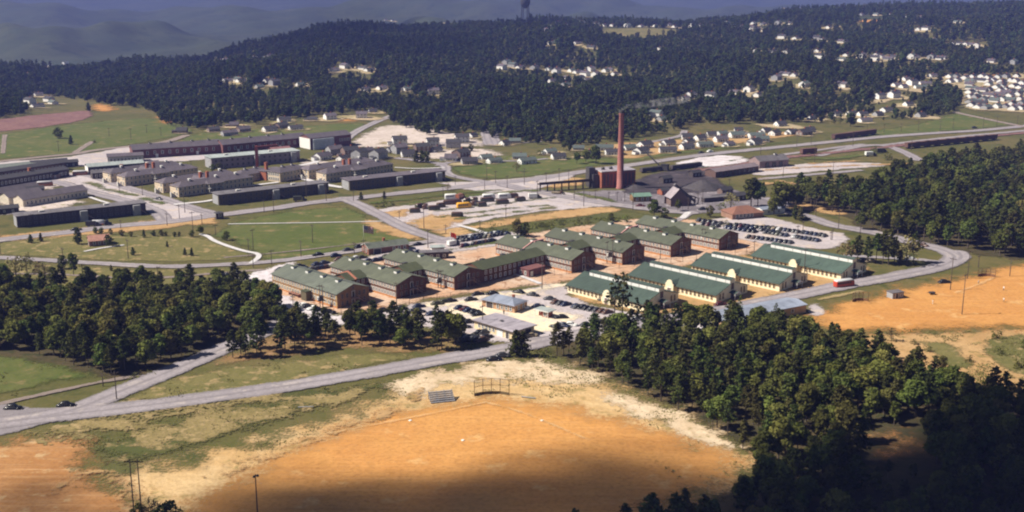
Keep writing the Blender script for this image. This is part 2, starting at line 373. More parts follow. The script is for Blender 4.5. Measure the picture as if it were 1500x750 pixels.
patch('lawn', [[(470, 305), (515, 302), (545, 325), (590, 345), (620, 352), (560, 360), (500, 368), (420, 381), (385, 383), (380, 370), (330, 350), (310, 345), (340, 325), (400, 312)],
    [(-60, 200), (0, 198), (140, 178), (230, 172), (290, 190), (272, 197), (200, 211), (120, 224), (0, 233), (-60, 238)], [(250, 212), (280, 197), (330, 190), (400, 188), (520, 180), (545, 183), (510, 200), (440, 206), (330, 213), (270, 217)],
    [(1190, 208), (1240, 198), (1330, 185), (1400, 166), (1420, 166), (1460, 178), (1500, 182), (1330, 197), (1240, 203)]], 'lush', 2, 3)
patch('lawn_far', [[(680, 240), (740, 225), (830, 232), (920, 232), (1000, 219), (1190, 205), (1120, 213), (1000, 224), (920, 238), (850, 246), (760, 262), (700, 262), (655, 248)]], 'lush', 2, 3)
patch('meadow', [[(0, 385), (130, 392), (260, 396), (370, 392), (390, 400), (340, 405), (250, 420), (150, 415), (60, 425), (0, 425)], [(-60, 360), (0, 356), (100, 342), (200, 345), (290, 345), (330, 360), (375, 375), (340, 382), (200, 385), (0, 374), (-60, 372)],
    [(175, 590), (240, 560), (290, 545), (330, 538), (420, 530), (520, 518), (640, 520), (560, 533), (400, 566), (250, 588)]], 'dry_turf', 2, 2.5)
patch('roadside_grass', [[(-50, 585), (0, 578), (80, 560), (150, 550), (110, 545), (50, 528), (0, 520), (-60, 522)]], 'lush', 3, 2)
patch('sand_apron', [[(150, 700), (230, 678), (330, 655), (420, 630), (500, 606), (545, 583), (575, 560), (620, 545), (700, 530), (800, 524), (905, 560), (985, 595), (1060, 635), (1115, 668), (1120, 700), (900, 760), (300, 790), (200, 760)]], 'sand', 2, 1.6)
patch('stony_ground', [[(560, 565), (610, 548), (700, 533), (800, 526), (860, 545), (900, 562), (800, 565), (760, 560), (690, 560), (640, 570), (600, 585)], [(900, 570), (985, 600), (1055, 638), (1100, 662), (1050, 655), (990, 632), (930, 607), (880, 590)]], 'pale_sand', 3, 1.2)
patch('grass_slope', [[(140, 660), (165, 645), (240, 620), (330, 598), (400, 586), (470, 572), (545, 561), (570, 565), (520, 580), (450, 602), (390, 622), (320, 642), (240, 666), (190, 676), (155, 672)], [(150, 685), (175, 680), (195, 690), (165, 698)]], 'deep_turf', 4, 1)
patch('straw_strip', [[(190, 640), (300, 612), (420, 588), (540, 568), (470, 592), (330, 628), (230, 655)], [(60, 632), (160, 616), (300, 594), (420, 575), (300, 602), (170, 630), (90, 645)]], 'straw', 5, 1)
patch('baseball_field', [[(225, 770), (290, 722), (345, 695), (400, 662), (470, 632), (540, 607), (610, 592), (690, 582), (760, 582), (830, 592), (930, 615), (1020, 640), (1095, 668), (1090, 690), (1040, 720), (930, 770), (900, 820), (250, 820)],
    [(1165, 470), (1200, 452), (1250, 436), (1320, 420), (1400, 405), (1480, 388), (1540, 378), (1700, 372), (1700, 500), (1500, 482), (1400, 486), (1330, 488), (1260, 490), (1210, 487)]], 'clay', 3, 1.2)
patch('dirt_bank', [[(-80, 655), (0, 643), (60, 636), (120, 626), (158, 634), (135, 655), (150, 690), (200, 720), (240, 770), (240, 840), (-80, 860)]], 'dark_clay', 3, 1.2)
patch('clay_pit', [[(1285, 645), (1355, 630), (1345, 655), (1325, 672), (1295, 670)]], 'dark_clay', 3, 1.2)
patch('dry_hillside', [[(1235, 492), (1330, 489), (1420, 486), (1500, 482), (1700, 500), (1700, 640), (1500, 615), (1440, 585), (1390, 560), (1340, 540), (1290, 515)]], 'tan', 2, 1.5)
patch('weeds', [[(1440, 500), (1480, 490), (1560, 495), (1560, 560), (1500, 555), (1450, 530)], [(1340, 500), (1400, 505), (1430, 540), (1380, 535)]], 'dry_turf', 3, 1.5)
patch('clay_yard', [[(395, 432), (440, 445), (497, 464), (560, 452), (640, 437), (740, 424), (840, 412), (1000, 392), (1110, 370), (1130, 352), (1085, 337), (1000, 318), (920, 318), (860, 328), (790, 338), (720, 350), (620, 365), (560, 374), (480, 386), (400, 402)]], 'yard_clay', 2, 1.5)
patch('hall_verge', [[(830, 436), (850, 425), (1000, 395), (1110, 370), (1250, 385), (1285, 402), (1240, 416), (1160, 431), (1060, 450), (1000, 458), (950, 462)]], 'tan', 3, 1.5)
patch('tan_strip', [[(645, 345), (690, 330), (760, 318), (830, 307), (880, 302), (920, 309), (860, 317), (780, 325), (700, 340), (665, 350)], [(545, 322), (600, 340), (640, 354), (600, 352), (560, 342), (530, 328)], [(625, 335), (680, 322), (690, 336), (650, 345)], [(0, 345), (120, 335), (320, 312), (330, 320), (300, 330), (120, 345), (0, 356)],
    [(880, 212), (1000, 205), (1180, 190), (1190, 196), (1060, 213), (960, 227), (900, 236)], [(1120, 300), (1170, 295), (1240, 310), (1236, 316), (1180, 308)], [(780, 265), (850, 258), (860, 270), (800, 278)]], 'tan', 3, 2)
patch('cut_bank', [[(225, 172), (245, 165), (276, 168), (268, 178), (235, 184)], [(130, 160), (140, 150), (175, 158), (160, 166)], [(490, 175), (520, 174), (520, 179), (488, 180)], [(1256, 30), (1296, 28), (1292, 34), (1258, 35)], [(1440, 110), (1483, 109), (1483, 116), (1442, 116)], [(1380, 62), (1446, 65), (1446, 74), (1400, 74)]], 'clay', 3, 3)
patch('plowed_field', [[(-80, 182), (0, 176), (60, 168), (132, 161), (138, 168), (120, 178), (40, 190), (-80, 198)]], 'plowed', 3, 3)
patch('hill_meadow', [[(878, 44), (920, 41), (1000, 43), (1000, 50), (960, 58), (930, 59), (880, 54)], [(820, 112), (880, 107), (880, 114), (840, 118)]], 'dry_turf', 2, 6)
patch('brush_strip', [[(672, 331), (700, 337), (770, 326), (850, 318), (900, 310), (950, 314), (990, 320), (920, 322), (860, 330), (790, 340), (760, 345), (700, 345)]], 'brush', 4, 2)
patch('gravel_lot', [[(547, 308), (600, 300), (680, 288), (760, 278), (830, 281), (890, 293), (905, 302), (870, 304), (780, 311), (700, 325), (655, 338), (630, 338), (590, 328)],
    [(60, 262), (110, 252), (165, 246), (170, 252), (140, 262), (190, 277), (262, 300), (320, 312), (300, 322), (240, 330), (228, 308), (170, 293), (120, 280), (85, 272)],
    [(-50, 245), (0, 238), (80, 232), (130, 226), (200, 212), (260, 208), (330, 212), (330, 228), (290, 236), (200, 238), (120, 245), (0, 250)],
    [(1010, 330), (1060, 318), (1130, 318), (1190, 335), (1250, 345), (1225, 368), (1130, 360), (1070, 348)],
    [(1095, 251), (1130, 244), (1180, 240), (1250, 238), (1300, 240), (1290, 245), (1230, 248), (1160, 255), (1105, 258)], [(1180, 447), (1195, 443), (1212, 455), (1190, 466)]], 'gravel', 4, 2)
patch('gravel_street', [[(640, 268), (700, 266), (760, 262), (840, 252), (840, 262), (770, 282), (800, 284), (850, 292), (905, 303), (870, 303), (790, 292), (700, 282)]], 'gravel', 4, 2)
patch('lot_mud', [[(590, 328), (640, 312), (690, 318), (655, 338), (630, 338)], [(553, 312), (600, 305), (600, 318), (575, 320)]], 'tan', 5, 2)
patch('bright_gravel', [[(345, 408), (395, 392), (440, 383), (400, 400), (398, 428), (440, 445), (490, 462), (520, 470), (470, 482), (430, 470), (395, 448), (365, 428)], [(990, 238), (1040, 228), (1080, 228), (1105, 236), (1060, 244), (1000, 246)],
    [(1000, 474), (1050, 460), (1060, 485), (1010, 490)]], 'white_gravel', 4, 1.5)
patch('pale_lot', [[(515, 208), (560, 184), (600, 185), (640, 190), (700, 204), (720, 214), (650, 216), (600, 213), (525, 218)], [(600, 222), (700, 216), (740, 226), (690, 236), (610, 232)], [(440, 238), (520, 236), (560, 240), (520, 246), (450, 246)], [(0, 292), (60, 288), (130, 292), (90, 306), (40, 312), (0, 318)], [(30, 258), (70, 250), (110, 256), (90, 276), (40, 280), (0, 282), (0, 270)]], 'pale_lot', 4, 2)
patch('station_lot', [[(500, 468), (560, 457), (640, 440), (740, 427), (832, 414), (834, 440), (940, 464), (1000, 464), (960, 478), (870, 490), (780, 505), (690, 500), (640, 482), (560, 472)]], 'gravel', 4, 1.5)
patch('station_apron', [[(650, 452), (690, 440), (780, 447), (850, 462), (840, 478), (780, 490), (700, 470), (660, 470)], [(620, 446), (740, 428), (830, 415), (835, 421), (740, 436), (640, 452)]], 'cream_gravel', 5, 1.5)
patch('coal_yard', [[(930, 266), (955, 254), (1020, 248), (1060, 243), (1100, 247), (1060, 256), (1040, 264), (1068, 270), (1040, 282), (1010, 284), (930, 286), (905, 280)], [(1010, 265), (1045, 258), (1065, 272), (1035, 282), (1015, 278)]], 'coal', 5, 2)
patch('ash_yard', [[(838, 282), (930, 278), (1060, 275), (1100, 285), (1180, 300), (1100, 313), (980, 313), (930, 306)]], 'ash', 4, 2)
patch('back_lot', [[(440, 395), (480, 385), (560, 372), (600, 362), (690, 347), (765, 338), (775, 350), (700, 366), (650, 372), (560, 380)]], 'gravel', 4, 1.5)
# ------------------------------------------------------------------ roads, paths
road('road', [([(-60, 630), (0, 620), (70, 612), (140, 604), (250, 591), (400, 570), (500, 554), (560, 543), (650, 527), (740, 513), (800, 501), (880, 484), (960, 470), (1040, 457), (1110, 445), (1180, 430), (1250, 416), (1330, 402), (1372, 393), (1396, 384), (1399, 375), (1380, 366), (1340, 357), (1290, 343), (1250, 336), (1220, 331), (1190, 320), (1160, 312)], 9),
    ([(60, 612), (110, 602), (170, 577), (230, 553), (290, 528), (320, 514), (370, 494), (410, 475)], 8.5), ([(1398, 384), (1410, 378), (1404, 370)], 7)], 'road_gravel', 6, 1.0)
patch('road_junction', [[(-70, 588), (0, 592), (60, 600), (110, 594), (150, 602), (100, 614), (0, 640), (-70, 655)]], 'road_gravel', 5, 1.2)
road('street', [([(-60, 374), (0, 378), (107, 384), (203, 390), (267, 391.5), (355, 387), (400, 384), (440, 379), (482, 373), (536, 366), (600, 358), (655, 351), (700, 344)], 5.5),
    ([(503, 291), (530, 302), (557, 316), (597, 337), (650, 354)], 8), ([(-60, 360), (0, 352), (107, 340), (180, 330), (240, 327), (315, 316), (400, 306), (450, 298), (517, 291), (591, 283), (663, 276), (717, 269), (770, 265), (852, 252), (913, 244), (980, 234), (1040, 226), (1110, 219), (1190, 211), (1260, 204), (1313, 199), (1420, 192), (1500, 185), (1620, 175)], 9),
    ([(740, 272), (790, 282), (847, 292), (900, 300), (960, 308), (1010, 312)], 9), ([(1010, 311), (1005, 318), (985, 326), (965, 335)], 4),
    ([(120, 255), (141, 260), (187, 276), (227, 287), (261, 299), (310, 313)], 7), ([(-60, 262), (70, 262), (128, 281), (187, 295), (229, 308), (242, 324)], 8),
    ([(570, 231), (637, 238), (655, 244), (652, 256), (690, 264), (720, 268)], 6), ([(506, 222), (503, 208), (519, 194), (543, 183), (575, 170)], 7),
    ([(640, 243), (670, 235), (760, 237), (800, 233)], 4), ([(929, 213), (977, 204), (1000, 199), (1003, 192)], 5), ([(1005, 205), (1100, 195)], 4), ([(722, 212), (716, 198), (718, 186)], 12), ([(640, 210), (720, 212), (790, 208)], 4),
    ([(1200, 228), (1262, 213), (1300, 213), (1330, 226), (1345, 235)], 7), ([(1297, 213), (1360, 205), (1440, 197), (1560, 186)], 6), ([(1113, 263), (1180, 257), (1260, 250)], 5), ([(1140, 228), (1200, 220), (1262, 212)], 5), ([(1240, 375), (1290, 378), (1340, 380), (1372, 384)], 4)], 'road_gravel', 6, 1.6)
road('dirt_road', [([(-60, 244), (0, 237), (75, 229), (112, 226), (139, 220), (240, 210), (272, 199)], 6), ([(110, 224), (135, 208)], 4), ([(0, 593), (60, 579), (150, 560), (200, 552)], 2.2), ([(-20, 402), (70, 402), (110, 404), (190, 409), (240, 408), (330, 400), (385, 396)], 2.5), ([(330, 378), (420, 370), (540, 356)], 1.6), ([(4, 225), (7, 198)], 3), ([(1400, 166), (1430, 172), (1500, 186)], 5)], 'brown_road', 6, 1.2)
road('path', [([(295, 344), (305, 347), (312, 353), (335, 362), (362, 370), (378, 372), (380, 378), (368, 386)], 2.2), ([(335, 329), (400, 328), (470, 327), (560, 325)], 1.2), ([(415, 246), (440, 243), (456, 240), (466, 236)], 4), ([(425, 258), (450, 264), (480, 272), (500, 275)], 4), ([(350, 275), (380, 271), (405, 268)], 3), ([(258, 300), (300, 296), (310, 294)], 3), ([(130, 289), (150, 296), (162, 299)], 2),
    ([(700, 402), (750, 400), (790, 416)], 2), ([(672, 331), (700, 338), (712, 344)], 2.5), ([(580, 246), (610, 248), (650, 246)], 2), ([(125, 369), (150, 364), (180, 360)], 1.6), ([(1000, 320), (1008, 312)], 3)], 'concrete', 7, .8)
road('lot_verge', [([(600, 300), (650, 292), (720, 284), (780, 280)], 5), ([(545, 298), (600, 292), (680, 283), (730, 279)], 4), ([(640, 310), (700, 303), (760, 296), (810, 290)], 2.6), ([(640, 319), (700, 311), (780, 303), (800, 302)], 2.6), ([(670, 322), (740, 313), (785, 308)], 2.2), ([(795, 307), (812, 304)], 4), ([(848, 285), (880, 291), (900, 296)], 5),
    ([(130, 268), (148, 274)], 5), ([(150, 277), (170, 281), (200, 287)], 4), ([(208, 291), (240, 299)], 5), ([(140, 259), (160, 259)], 3), ([(1180, 233), (1240, 232), (1290, 222)], 8), ([(1100, 238), (1150, 236)], 5), ([(1070, 236), (1092, 232)], 3), ([(660, 367), (700, 360), (765, 348)], 3)], 'lush', 7, 1.2)
road('yard_track', [([(1100, 252), (1180, 246), (1280, 242), (1330, 240)], 3), ([(1110, 270), (1160, 268), (1210, 272)], 4), ([(1105, 262), (1150, 266), (1180, 280)], 3), ([(1190, 240), (1250, 236), (1320, 238)], 3)], 'tan', 8, 1.5)
road('rail_bed', [([(1020, 250), (1060, 246), (1105, 238), (1150, 231), (1200, 226), (1250, 221), (1290, 217), (1340, 211), (1420, 203), (1520, 192)], 7)], 'plowed', 7, 1.5)
road('track_ruts', [([(300, 700), (345, 680), (420, 655), (500, 627), (560, 606), (600, 586), (620, 570)], 1.0), ([(310, 704), (355, 684), (430, 659), (505, 632), (566, 609), (608, 588)], 1.0), ([(80, 720), (110, 700), (150, 690), (165, 715), (200, 740)], 1.6)], 'tan', 8, .6)
road('foul_line', [([(712, 591), (640, 606), (560, 622), (480, 637)], .9), ([(712, 591), (760, 604), (800, 620), (870, 650)], .9), ([(1400, 430), (1430, 420), (1455, 408)], 1.0), ([(1200, 440), (1260, 428)], 2)], 'chalk', 8, .4)
# ------------------------------------------------------------------ buildings
GLASS = M('dark_glass', (.035, .04, .05), (.06, .065, .075), rough=.25)
WHITE = M('white_paint', (.78, .77, .74), (.68, .67, .66), vary=.1)
CREAM = M('cream_siding', (.87, .79, .58), (.80, .71, .50), stripe=.4)
BROWN = M('brown_siding', (.150, .066, .036), (.105, .045, .026), stripe=.35, vary=.25)
TANW = M('weathered_siding', (.30, .18, .085), (.21, .115, .055), stripe=.35)
SAGE = M('sage_shingle', (.104, .116, .078), (.080, .090, .060), scale=.25, stripe=.3, weather=.5, vary=.35)
OLIVE = M('olive_shingle', (.075, .085, .038), (.055, .066, .03), scale=.25, stripe=.3, weather=.5, vary=.3)
SLATEG = M('grey_green_shingle', (.115, .13, .105), (.09, .105, .085), scale=.25, stripe=.3, weather=.5)
TEAL = M('teal_shingle', (.058, .092, .074), (.044, .072, .058), scale=.2, stripe=.35, weather=.5, vary=.35)
PURP = M('purple_grey_shingle', (.115, .095, .115), (.085, .07, .088), scale=.2, weather=.45, vary=.3)
GREYR = M('grey_roofing', (.13, .12, .135), (.095, .085, .095), scale=.2, weather=.5)
BLUER = M('blue_grey_roofing', (.23, .26, .34), (.17, .195, .26), scale=.3, weather=.5)
LILAC = M('lilac_grey_roofing', (.33, .30, .345), (.24, .215, .255), scale=.25, weather=.6)
PALER = M('pale_green_roofing', (.33, .37, .37), (.26, .29, .29), scale=.2, weather=.5)
DARKW = M('dark_boards', (.075, .058, .056), (.05, .04, .042), stripe=.5, vary=.2)
OLIVEW = M('olive_boards', (.12, .10, .055), (.09, .07, .04), stripe=.5)
GREYW = M('grey_boards', (.34, .34, .36), (.26, .26, .28), stripe=.5)
DORM = M('tan_asbestos_board', (.60, .49, .36), (.52, .42, .31), stripe=1.2)
REDB = M('red_brick', (.36, .115, .055), (.25, .075, .04), scale=.8, stripe=.3, fine=9)
MAROON = M('maroon_brick', (.17, .065, .06), (.12, .045, .045), scale=.8)
STACK = M('stack_brick', (.36, .145, .125), (.27, .10, .09), scale=.3, stripe=1.1)
SOOT = M('soot', (.03, .028, .03))
STEEL = M('dark_steel', (.06, .055, .055), rough=.5)
WOOD = M('creosote_wood', (.075, .052, .038), (.05, .035, .028), vary=.3)
PINK = M('pink_parapet', (.50, .27, .25), (.40, .20, .19))
REDDIRT = M('splashed_base', (.45, .20, .07), (.36, .15, .05))
RUST = M('rust_roof', (.22, .10, .065), (.16, .07, .05), scale=.4)
LOUV = M('louver_grey', (.62, .60, .57), stripe=.2)
DKROOF = M('charcoal_shingle', (.045, .042, .05), (.035, .032, .04), vary=.4)
GRROOF = M('green_grey_shingle', (.095, .12, .115), (.075, .095, .09), vary=.4)
BRWALL = M('brown_house_siding', (.20, .135, .115), (.15, .10, .09), vary=.3)
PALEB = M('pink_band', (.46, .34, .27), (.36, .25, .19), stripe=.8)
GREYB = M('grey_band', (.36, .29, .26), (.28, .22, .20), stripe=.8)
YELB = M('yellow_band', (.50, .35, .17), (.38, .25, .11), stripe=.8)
WMESH = {}
def winmesh(w, h, fm=None, t=.14):
    k = (w, h, fm.name if fm else '')
    if k not in WMESH:
        b = MB(); fm = fm or WHITE
        b.box(0, -.03, -h / 2, h / 2, w, .06, mi=1)
        for s in (-1, 1):
            b.box(s * (w / 2), -.06, -h / 2 - t, h / 2 + t, t, .14); b.box(0, -.06, s * (h / 2 + t / 2) - t / 2, s * (h / 2 + t / 2) + t / 2, w - t, .14)
        b.box(0, -.05, -.04, .04, w - t, .1)
        WMESH[k] = b.mesh('window', [fm, GLASS])
    return WMESH[k]
DMESH = {}
def doormesh(w, h, mat):
    k = (w, h, mat.name)
    if k not in DMESH:
        b = MB().box(0, -.04, 0, h, w, .08); b.box(0, -.09, h, h + .14, w + .4, .2, mi=1)
        for s in (-1, 1): b.box(s * (w / 2 + .08), -.06, 0, h, .14, .14, mi=1)
        DMESH[k] = b.mesh('door', [mat, WHITE])
    return DMESH[k]
SIDE = {'F': (0, -1, 0), 'R': (1, 0, 90), 'B': (0, 1, 180), 'L': (-1, 0, -90)}
def onside(t, me, name, side, L, W, p, z):
    """put a wall piece on side F/R/B/L at position p along that side"""
    sx, sy, r = SIDE[side]; r = R(r)
    x, y = {'F': (p, -W / 2), 'R': (L / 2, p), 'B': (-p, W / 2), 'L': (-L / 2, -p)}[side]
    return place(name, me, t, (x, y, z), r)
def wallmesh(L, W, e, rd, mat, hip=False):
    b = MB(); x, y = L / 2, W / 2
    for p in (((-x, -y, 0), (x, -y, 0), (x, -y, e), (-x, -y, e)), ((x, y, 0), (-x, y, 0), (-x, y, e), (x, y, e))): b.quad(p)
    for s in (1, -1):
        q = [(s * x, -s * y, 0), (s * x, s * y, 0), (s * x, s * y, e), (s * x, 0, rd), (s * x, -s * y, e)]
        if hip or rd <= e: q.pop(3)
        b.quad(q)
    b.quad([(-x, -y, 0), (-x, y, 0), (x, y, 0), (x, -y, 0)])
    return b.mesh('wall', mat)
def roofmesh(L, W, e, rd, mat, kind='gable', oh=.5, th=.16, ohx=.35, edge=None):
    b = MB(); x, y = L / 2 + ohx, W / 2 + oh
    if kind == 'flat':
        b.box(0, 0, e + .01, e + .28, L + 2 * oh, W + 2 * oh, mi=1 if edge else 0, top=0)
    elif kind == 'hip':
        hx = max(L / 2 - W / 2, .05); k = (rd - e) / (W / 2); ez = e - oh * k + .03
        P = [(-x, -y, ez), (x, -y, ez), (x, y, ez), (-x, y, ez), (-hx, 0, rd), (hx, 0, rd)]
        for f in ((0, 1, 5, 4), (1, 2, 5), (2, 3, 4, 5), (3, 0, 4), (3, 2, 1, 0)): b.quad([P[i] for i in f])
    else:
        k = (rd - e) / (W / 2); ez = e - oh * k + .02; z2 = rd + .02
        for s in (-1, 1):
            a, c = (-x, s * y, ez), (x, s * y, ez); d, g = (x, 0, z2), (-x, 0, z2)
            up = lambda p: (p[0], p[1], p[2] + th)
            if s > 0: a, c, d, g = c, a, g, d
            b.quad([up(a), up(c), up(d), up(g)]); b.quad([g, d, c, a]); b.quad([a, c, up(c), up(a)], 1 if edge else 0)
            b.quad([c, d, up(d), up(c)], 1 if edge else 0); b.quad([g, a, up(a), up(g)], 1 if edge else 0)
    return b.mesh('roof', [mat, edge] if edge else mat)
def bldg(name, label, cat, group, loc, ang, L, W, e, rd, wm, rm, kind='gable', wins=(), doors=(), chim=(), oh=.5, vents=(), edge=None, wfm=None, cmat=None):
    t = empty(name, loc, R(ang), label, cat, group)
    place('wall', wallmesh(L, W, e, rd, wm, kind == 'hip'), t); rf = place('roof', roofmesh(L, W, e, rd, rm, kind, oh, edge=edge), t)
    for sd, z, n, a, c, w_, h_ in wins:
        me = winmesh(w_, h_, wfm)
        if sd == 'R' and name == 'barrack_wing': me = winmesh(w_, h_, M('shade_toned_trim', (.30, .22, .18)), .1)  # gable-end frames coloured darker, standing in for the shade on that end
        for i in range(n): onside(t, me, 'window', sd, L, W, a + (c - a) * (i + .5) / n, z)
    for sd, p, w_, h_, m_ in doors: onside(t, doormesh(w_, h_, m_), 'door', sd, L, W, p, .05)
    for x, y, s, h_ in chim: MB().box(0, 0, -1.5, h_, s, s).box(0, 0, h_, h_ + .2, s + .2, s + .2).build('chimney', cmat or REDB, t, (x, y, rd if kind != 'flat' else e))
    for x, y, s in vents: MB().box(0, 0, -.4, s * .7, s, s).box(0, 0, s * .7, s * .7 + .12, s + .3, s + .3, mi=1).build('roof_vent', [LOUV, STEEL], t, (x, y, rd))
    return t
# --- the seven brown two-storey wings with sage roofs
ventme = MB().box(0, 0, -.5, .55, 1.5, 2.0).box(0, 0, .56, .68, 1.8, 2.3, mi=1).mesh('roof_vent', [WHITE, SAGE])
def stairmesh():
    b = MB(); b.box(0, -1.0, 2.75, 2.9, 2.2, 2.0)
    for x in (-1, 1): b.box(x, -1.9, 0, 3.8, .12, .12)
    n = 12
    for i in range(n): b.box(1.2 + i * .3, -1.0, 2.75 - (i + 1) * .225, 2.83 - (i + 1) * .225, .32, 1.1)
    for y in (-.45, -1.55):
        b.bar((1.1, y, 2.75), (4.8, y, .05), .1, .22); b.bar((1.1, y, 3.75), (4.8, y, 1.05), .09)
    b.bar((-1.1, -1.95, 3.75), (1.1, -1.95, 3.75), .09)
    return b.mesh('fire_stair', M('stair_wood', (.36, .25, .19), (.28, .19, .15)))
STAIR = stairmesh()
WW = 13.4
wings = [(-342, -303.8, 221.5, SLATEG), (-336.8, -298.9, 243, SAGE), (-332.5, -293.2, 264.5, SAGE), (-320.5, -280.1, 311.5, SAGE), (-315.2, -274.4, 334, SAGE), (-310.5, -268.9, 357, SAGE), (-304.8, -261.9, 379.5, SAGE)]
wlab = ['long brown two-storey barrack wing with grey green roof, nearest the trees on the left', 'brown barrack wing with sage roof, second from the left end of the compound', 'brown barrack wing with sage roof joined to the long dark cross wing, left of it',
    'brown barrack wing with sage roof right of the long cross wing and pink parapet', 'brown barrack wing with sage roof, fifth from the left, mid compound', 'brown barrack wing with sage roof and pink parapet, second from the right end', 'brown barrack wing with sage roof beside the crowded upper car lot']
for i, (u0, u1, v, rm) in enumerate(wings):
    L = u1 - u0; p = UV((u0 + u1) / 2, v + WW / 2)
    wn = [('F', 3.95, 23, -L / 2 + .6, L / 2 - .6, .8, 1.15), ('F', 1.55, 23, -L / 2 + .6, L / 2 - .6, .8, 1.1), ('R', 3.9, 2, -5.6, -1.6, .9, 1.4), ('R', 3.9, 2, 1.6, 5.6, .9, 1.4), ('R', 1.5, 2, -5.6, -1.6, .9, 1.3), ('R', 1.5, 2, 1.6, 5.6, .9, 1.3), ('R', 6.0, 1, -.5, .5, .8, .9), ('B', 3.95, 10, -L / 2 + .6, L / 2 - .6, .8, 1.15)]
    t = bldg('barrack_wing', wlab[i], 'barracks', 'brown barrack wings of the compound', p, -45, L, WW, 5.1, 7.3, TANW if i == 0 else BROWN, rm, wins=wn, doors=[('R', 0, 1.1, 2.1, DARKW)], oh=.45)
    onside(t, STAIR, 'fire_stair', 'R', L, WW, 0, 0)
    d = onside(t, doormesh(1.0, 2.0, DARKW), 'door', 'R', L, WW, 0, 2.9)
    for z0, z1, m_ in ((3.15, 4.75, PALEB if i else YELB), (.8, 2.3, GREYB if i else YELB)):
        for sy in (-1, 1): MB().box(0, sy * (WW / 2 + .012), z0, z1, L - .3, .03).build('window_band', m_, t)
    MB().box(0, -WW / 2 - .02, .0, .75, L + .08, .1).build('splashed_base_course', REDDIRT, t)
    for k in range(4): place('roof_vent', ventme, t, (-L / 2 + L * (k + .6) / 4.4, -.6, 7.3))
    if i in (3, 5): 
        b = MB(); b.bar((L * -.12, -WW / 2 - .5, 5.1), (L * -.12, 0, 7.75), .5, .5); b.bar((L * -.12, 0, 7.75), (L * -.12, WW / 2 + .5, 5.3), .5, .5); b.box(L * -.12 + .5, 1.0, 6.4, 7.6, 1.0, 5.0); b.build('fire_parapet', PINK, t)
    if i == 0:
        MB().box(0, 0, 0, 3.4, 3.0, 2.2, mi=0, top=1).box(0, 0, 3.4, 3.6, 3.4, 2.6, mi=1).build('side_porch', [OLIVEW, OLIVE], t, (3, -WW / 2 - 1.1, 0))
        MB().box(0, 0, 1.0, 1.2, 6, 1.4).box(-2.8, 0, 0, 1.0, .2, 1.2).box(2.8, 0, 0, 1.0, .2, 1.2).build('loading_step', RUST, t, (-4, -WW / 2 - 1.0, 0))
cons = [(-319.6, 234.9, 243, 9, OLIVE, 'short dark cross wing linking the two leftmost barrack wings'), (-314.3, 256.4, 264.5, 9.5, OLIVE, 'short cross wing with olive roof between the second and third barrack wings'), (-298.6, 277.9, 311.5, 10.5, OLIVE, 'long two-storey cross wing with olive roof in the middle of the compound'),
    (-295.3, 324.9, 334, 9.5, OLIVE, 'olive roofed cross wing just right of the pink parapet wing'), (-290.2, 347.4, 357, 9.5, OLIVE, 'olive roofed cross wing between the fifth and sixth barrack wings'), (-284.6, 370.4, 379.5, 9.5, OLIVE, 'olive roofed cross wing at the right end of the compound')]
for i, (u, v0, v1, wd, rm, lab) in enumerate(cons):
    L = v1 - v0 - .02; p = UV(u, (v0 + v1) / 2); n = max(3, int(L / 2.4))
    t = bldg('cross_wing', lab, 'barracks', 'cross wings between the barrack wings', p, 45, L, wd, 5.0, 6.7, BROWN, rm, wins=[('F', 3.8, n, -L / 2 + .8, L / 2 - .8, .9, 1.3), ('F', 1.5, n, -L / 2 + .8, L / 2 - .8, .9, 1.2), ('B', 3.8, n, -L / 2 + .8, L / 2 - .8, .9, 1.3)], oh=.4)
    for k in range(1 if L < 12 else 3): MB().box(0, 0, -.4, .35, 1.8, 1.3).build('ridge_hatch', STEEL, t, ((k - (0 if L < 12 else 1)) * L / 3.2, 1.0, 6.7))
    if i == 0:
        b = MB(); b.bar((-1, -wd / 2 - .5, 5.2), (-1, 0, 7.1), .5, .5).bar((-1, 0, 7.1), (-1, wd / 2 + .4, 5.2), .5, .5); b.build('fire_parapet', M('brick_parapet', (.45, .17, .11)), t)
p = UV(-290.2, 300.2); bldg('brick_annex', 'low dark red annex with flat roof against the long cross wing', 'annex', None, p, 45, 8.5, 6.5, 2.7, 2.7, MAROON, MAROON, 'flat', wins=[('L', 1.4, 2, -2.5, 2.5, .9, 1.2)], doors=[('F', -3, 1, 2, WHITE)], oh=.15)
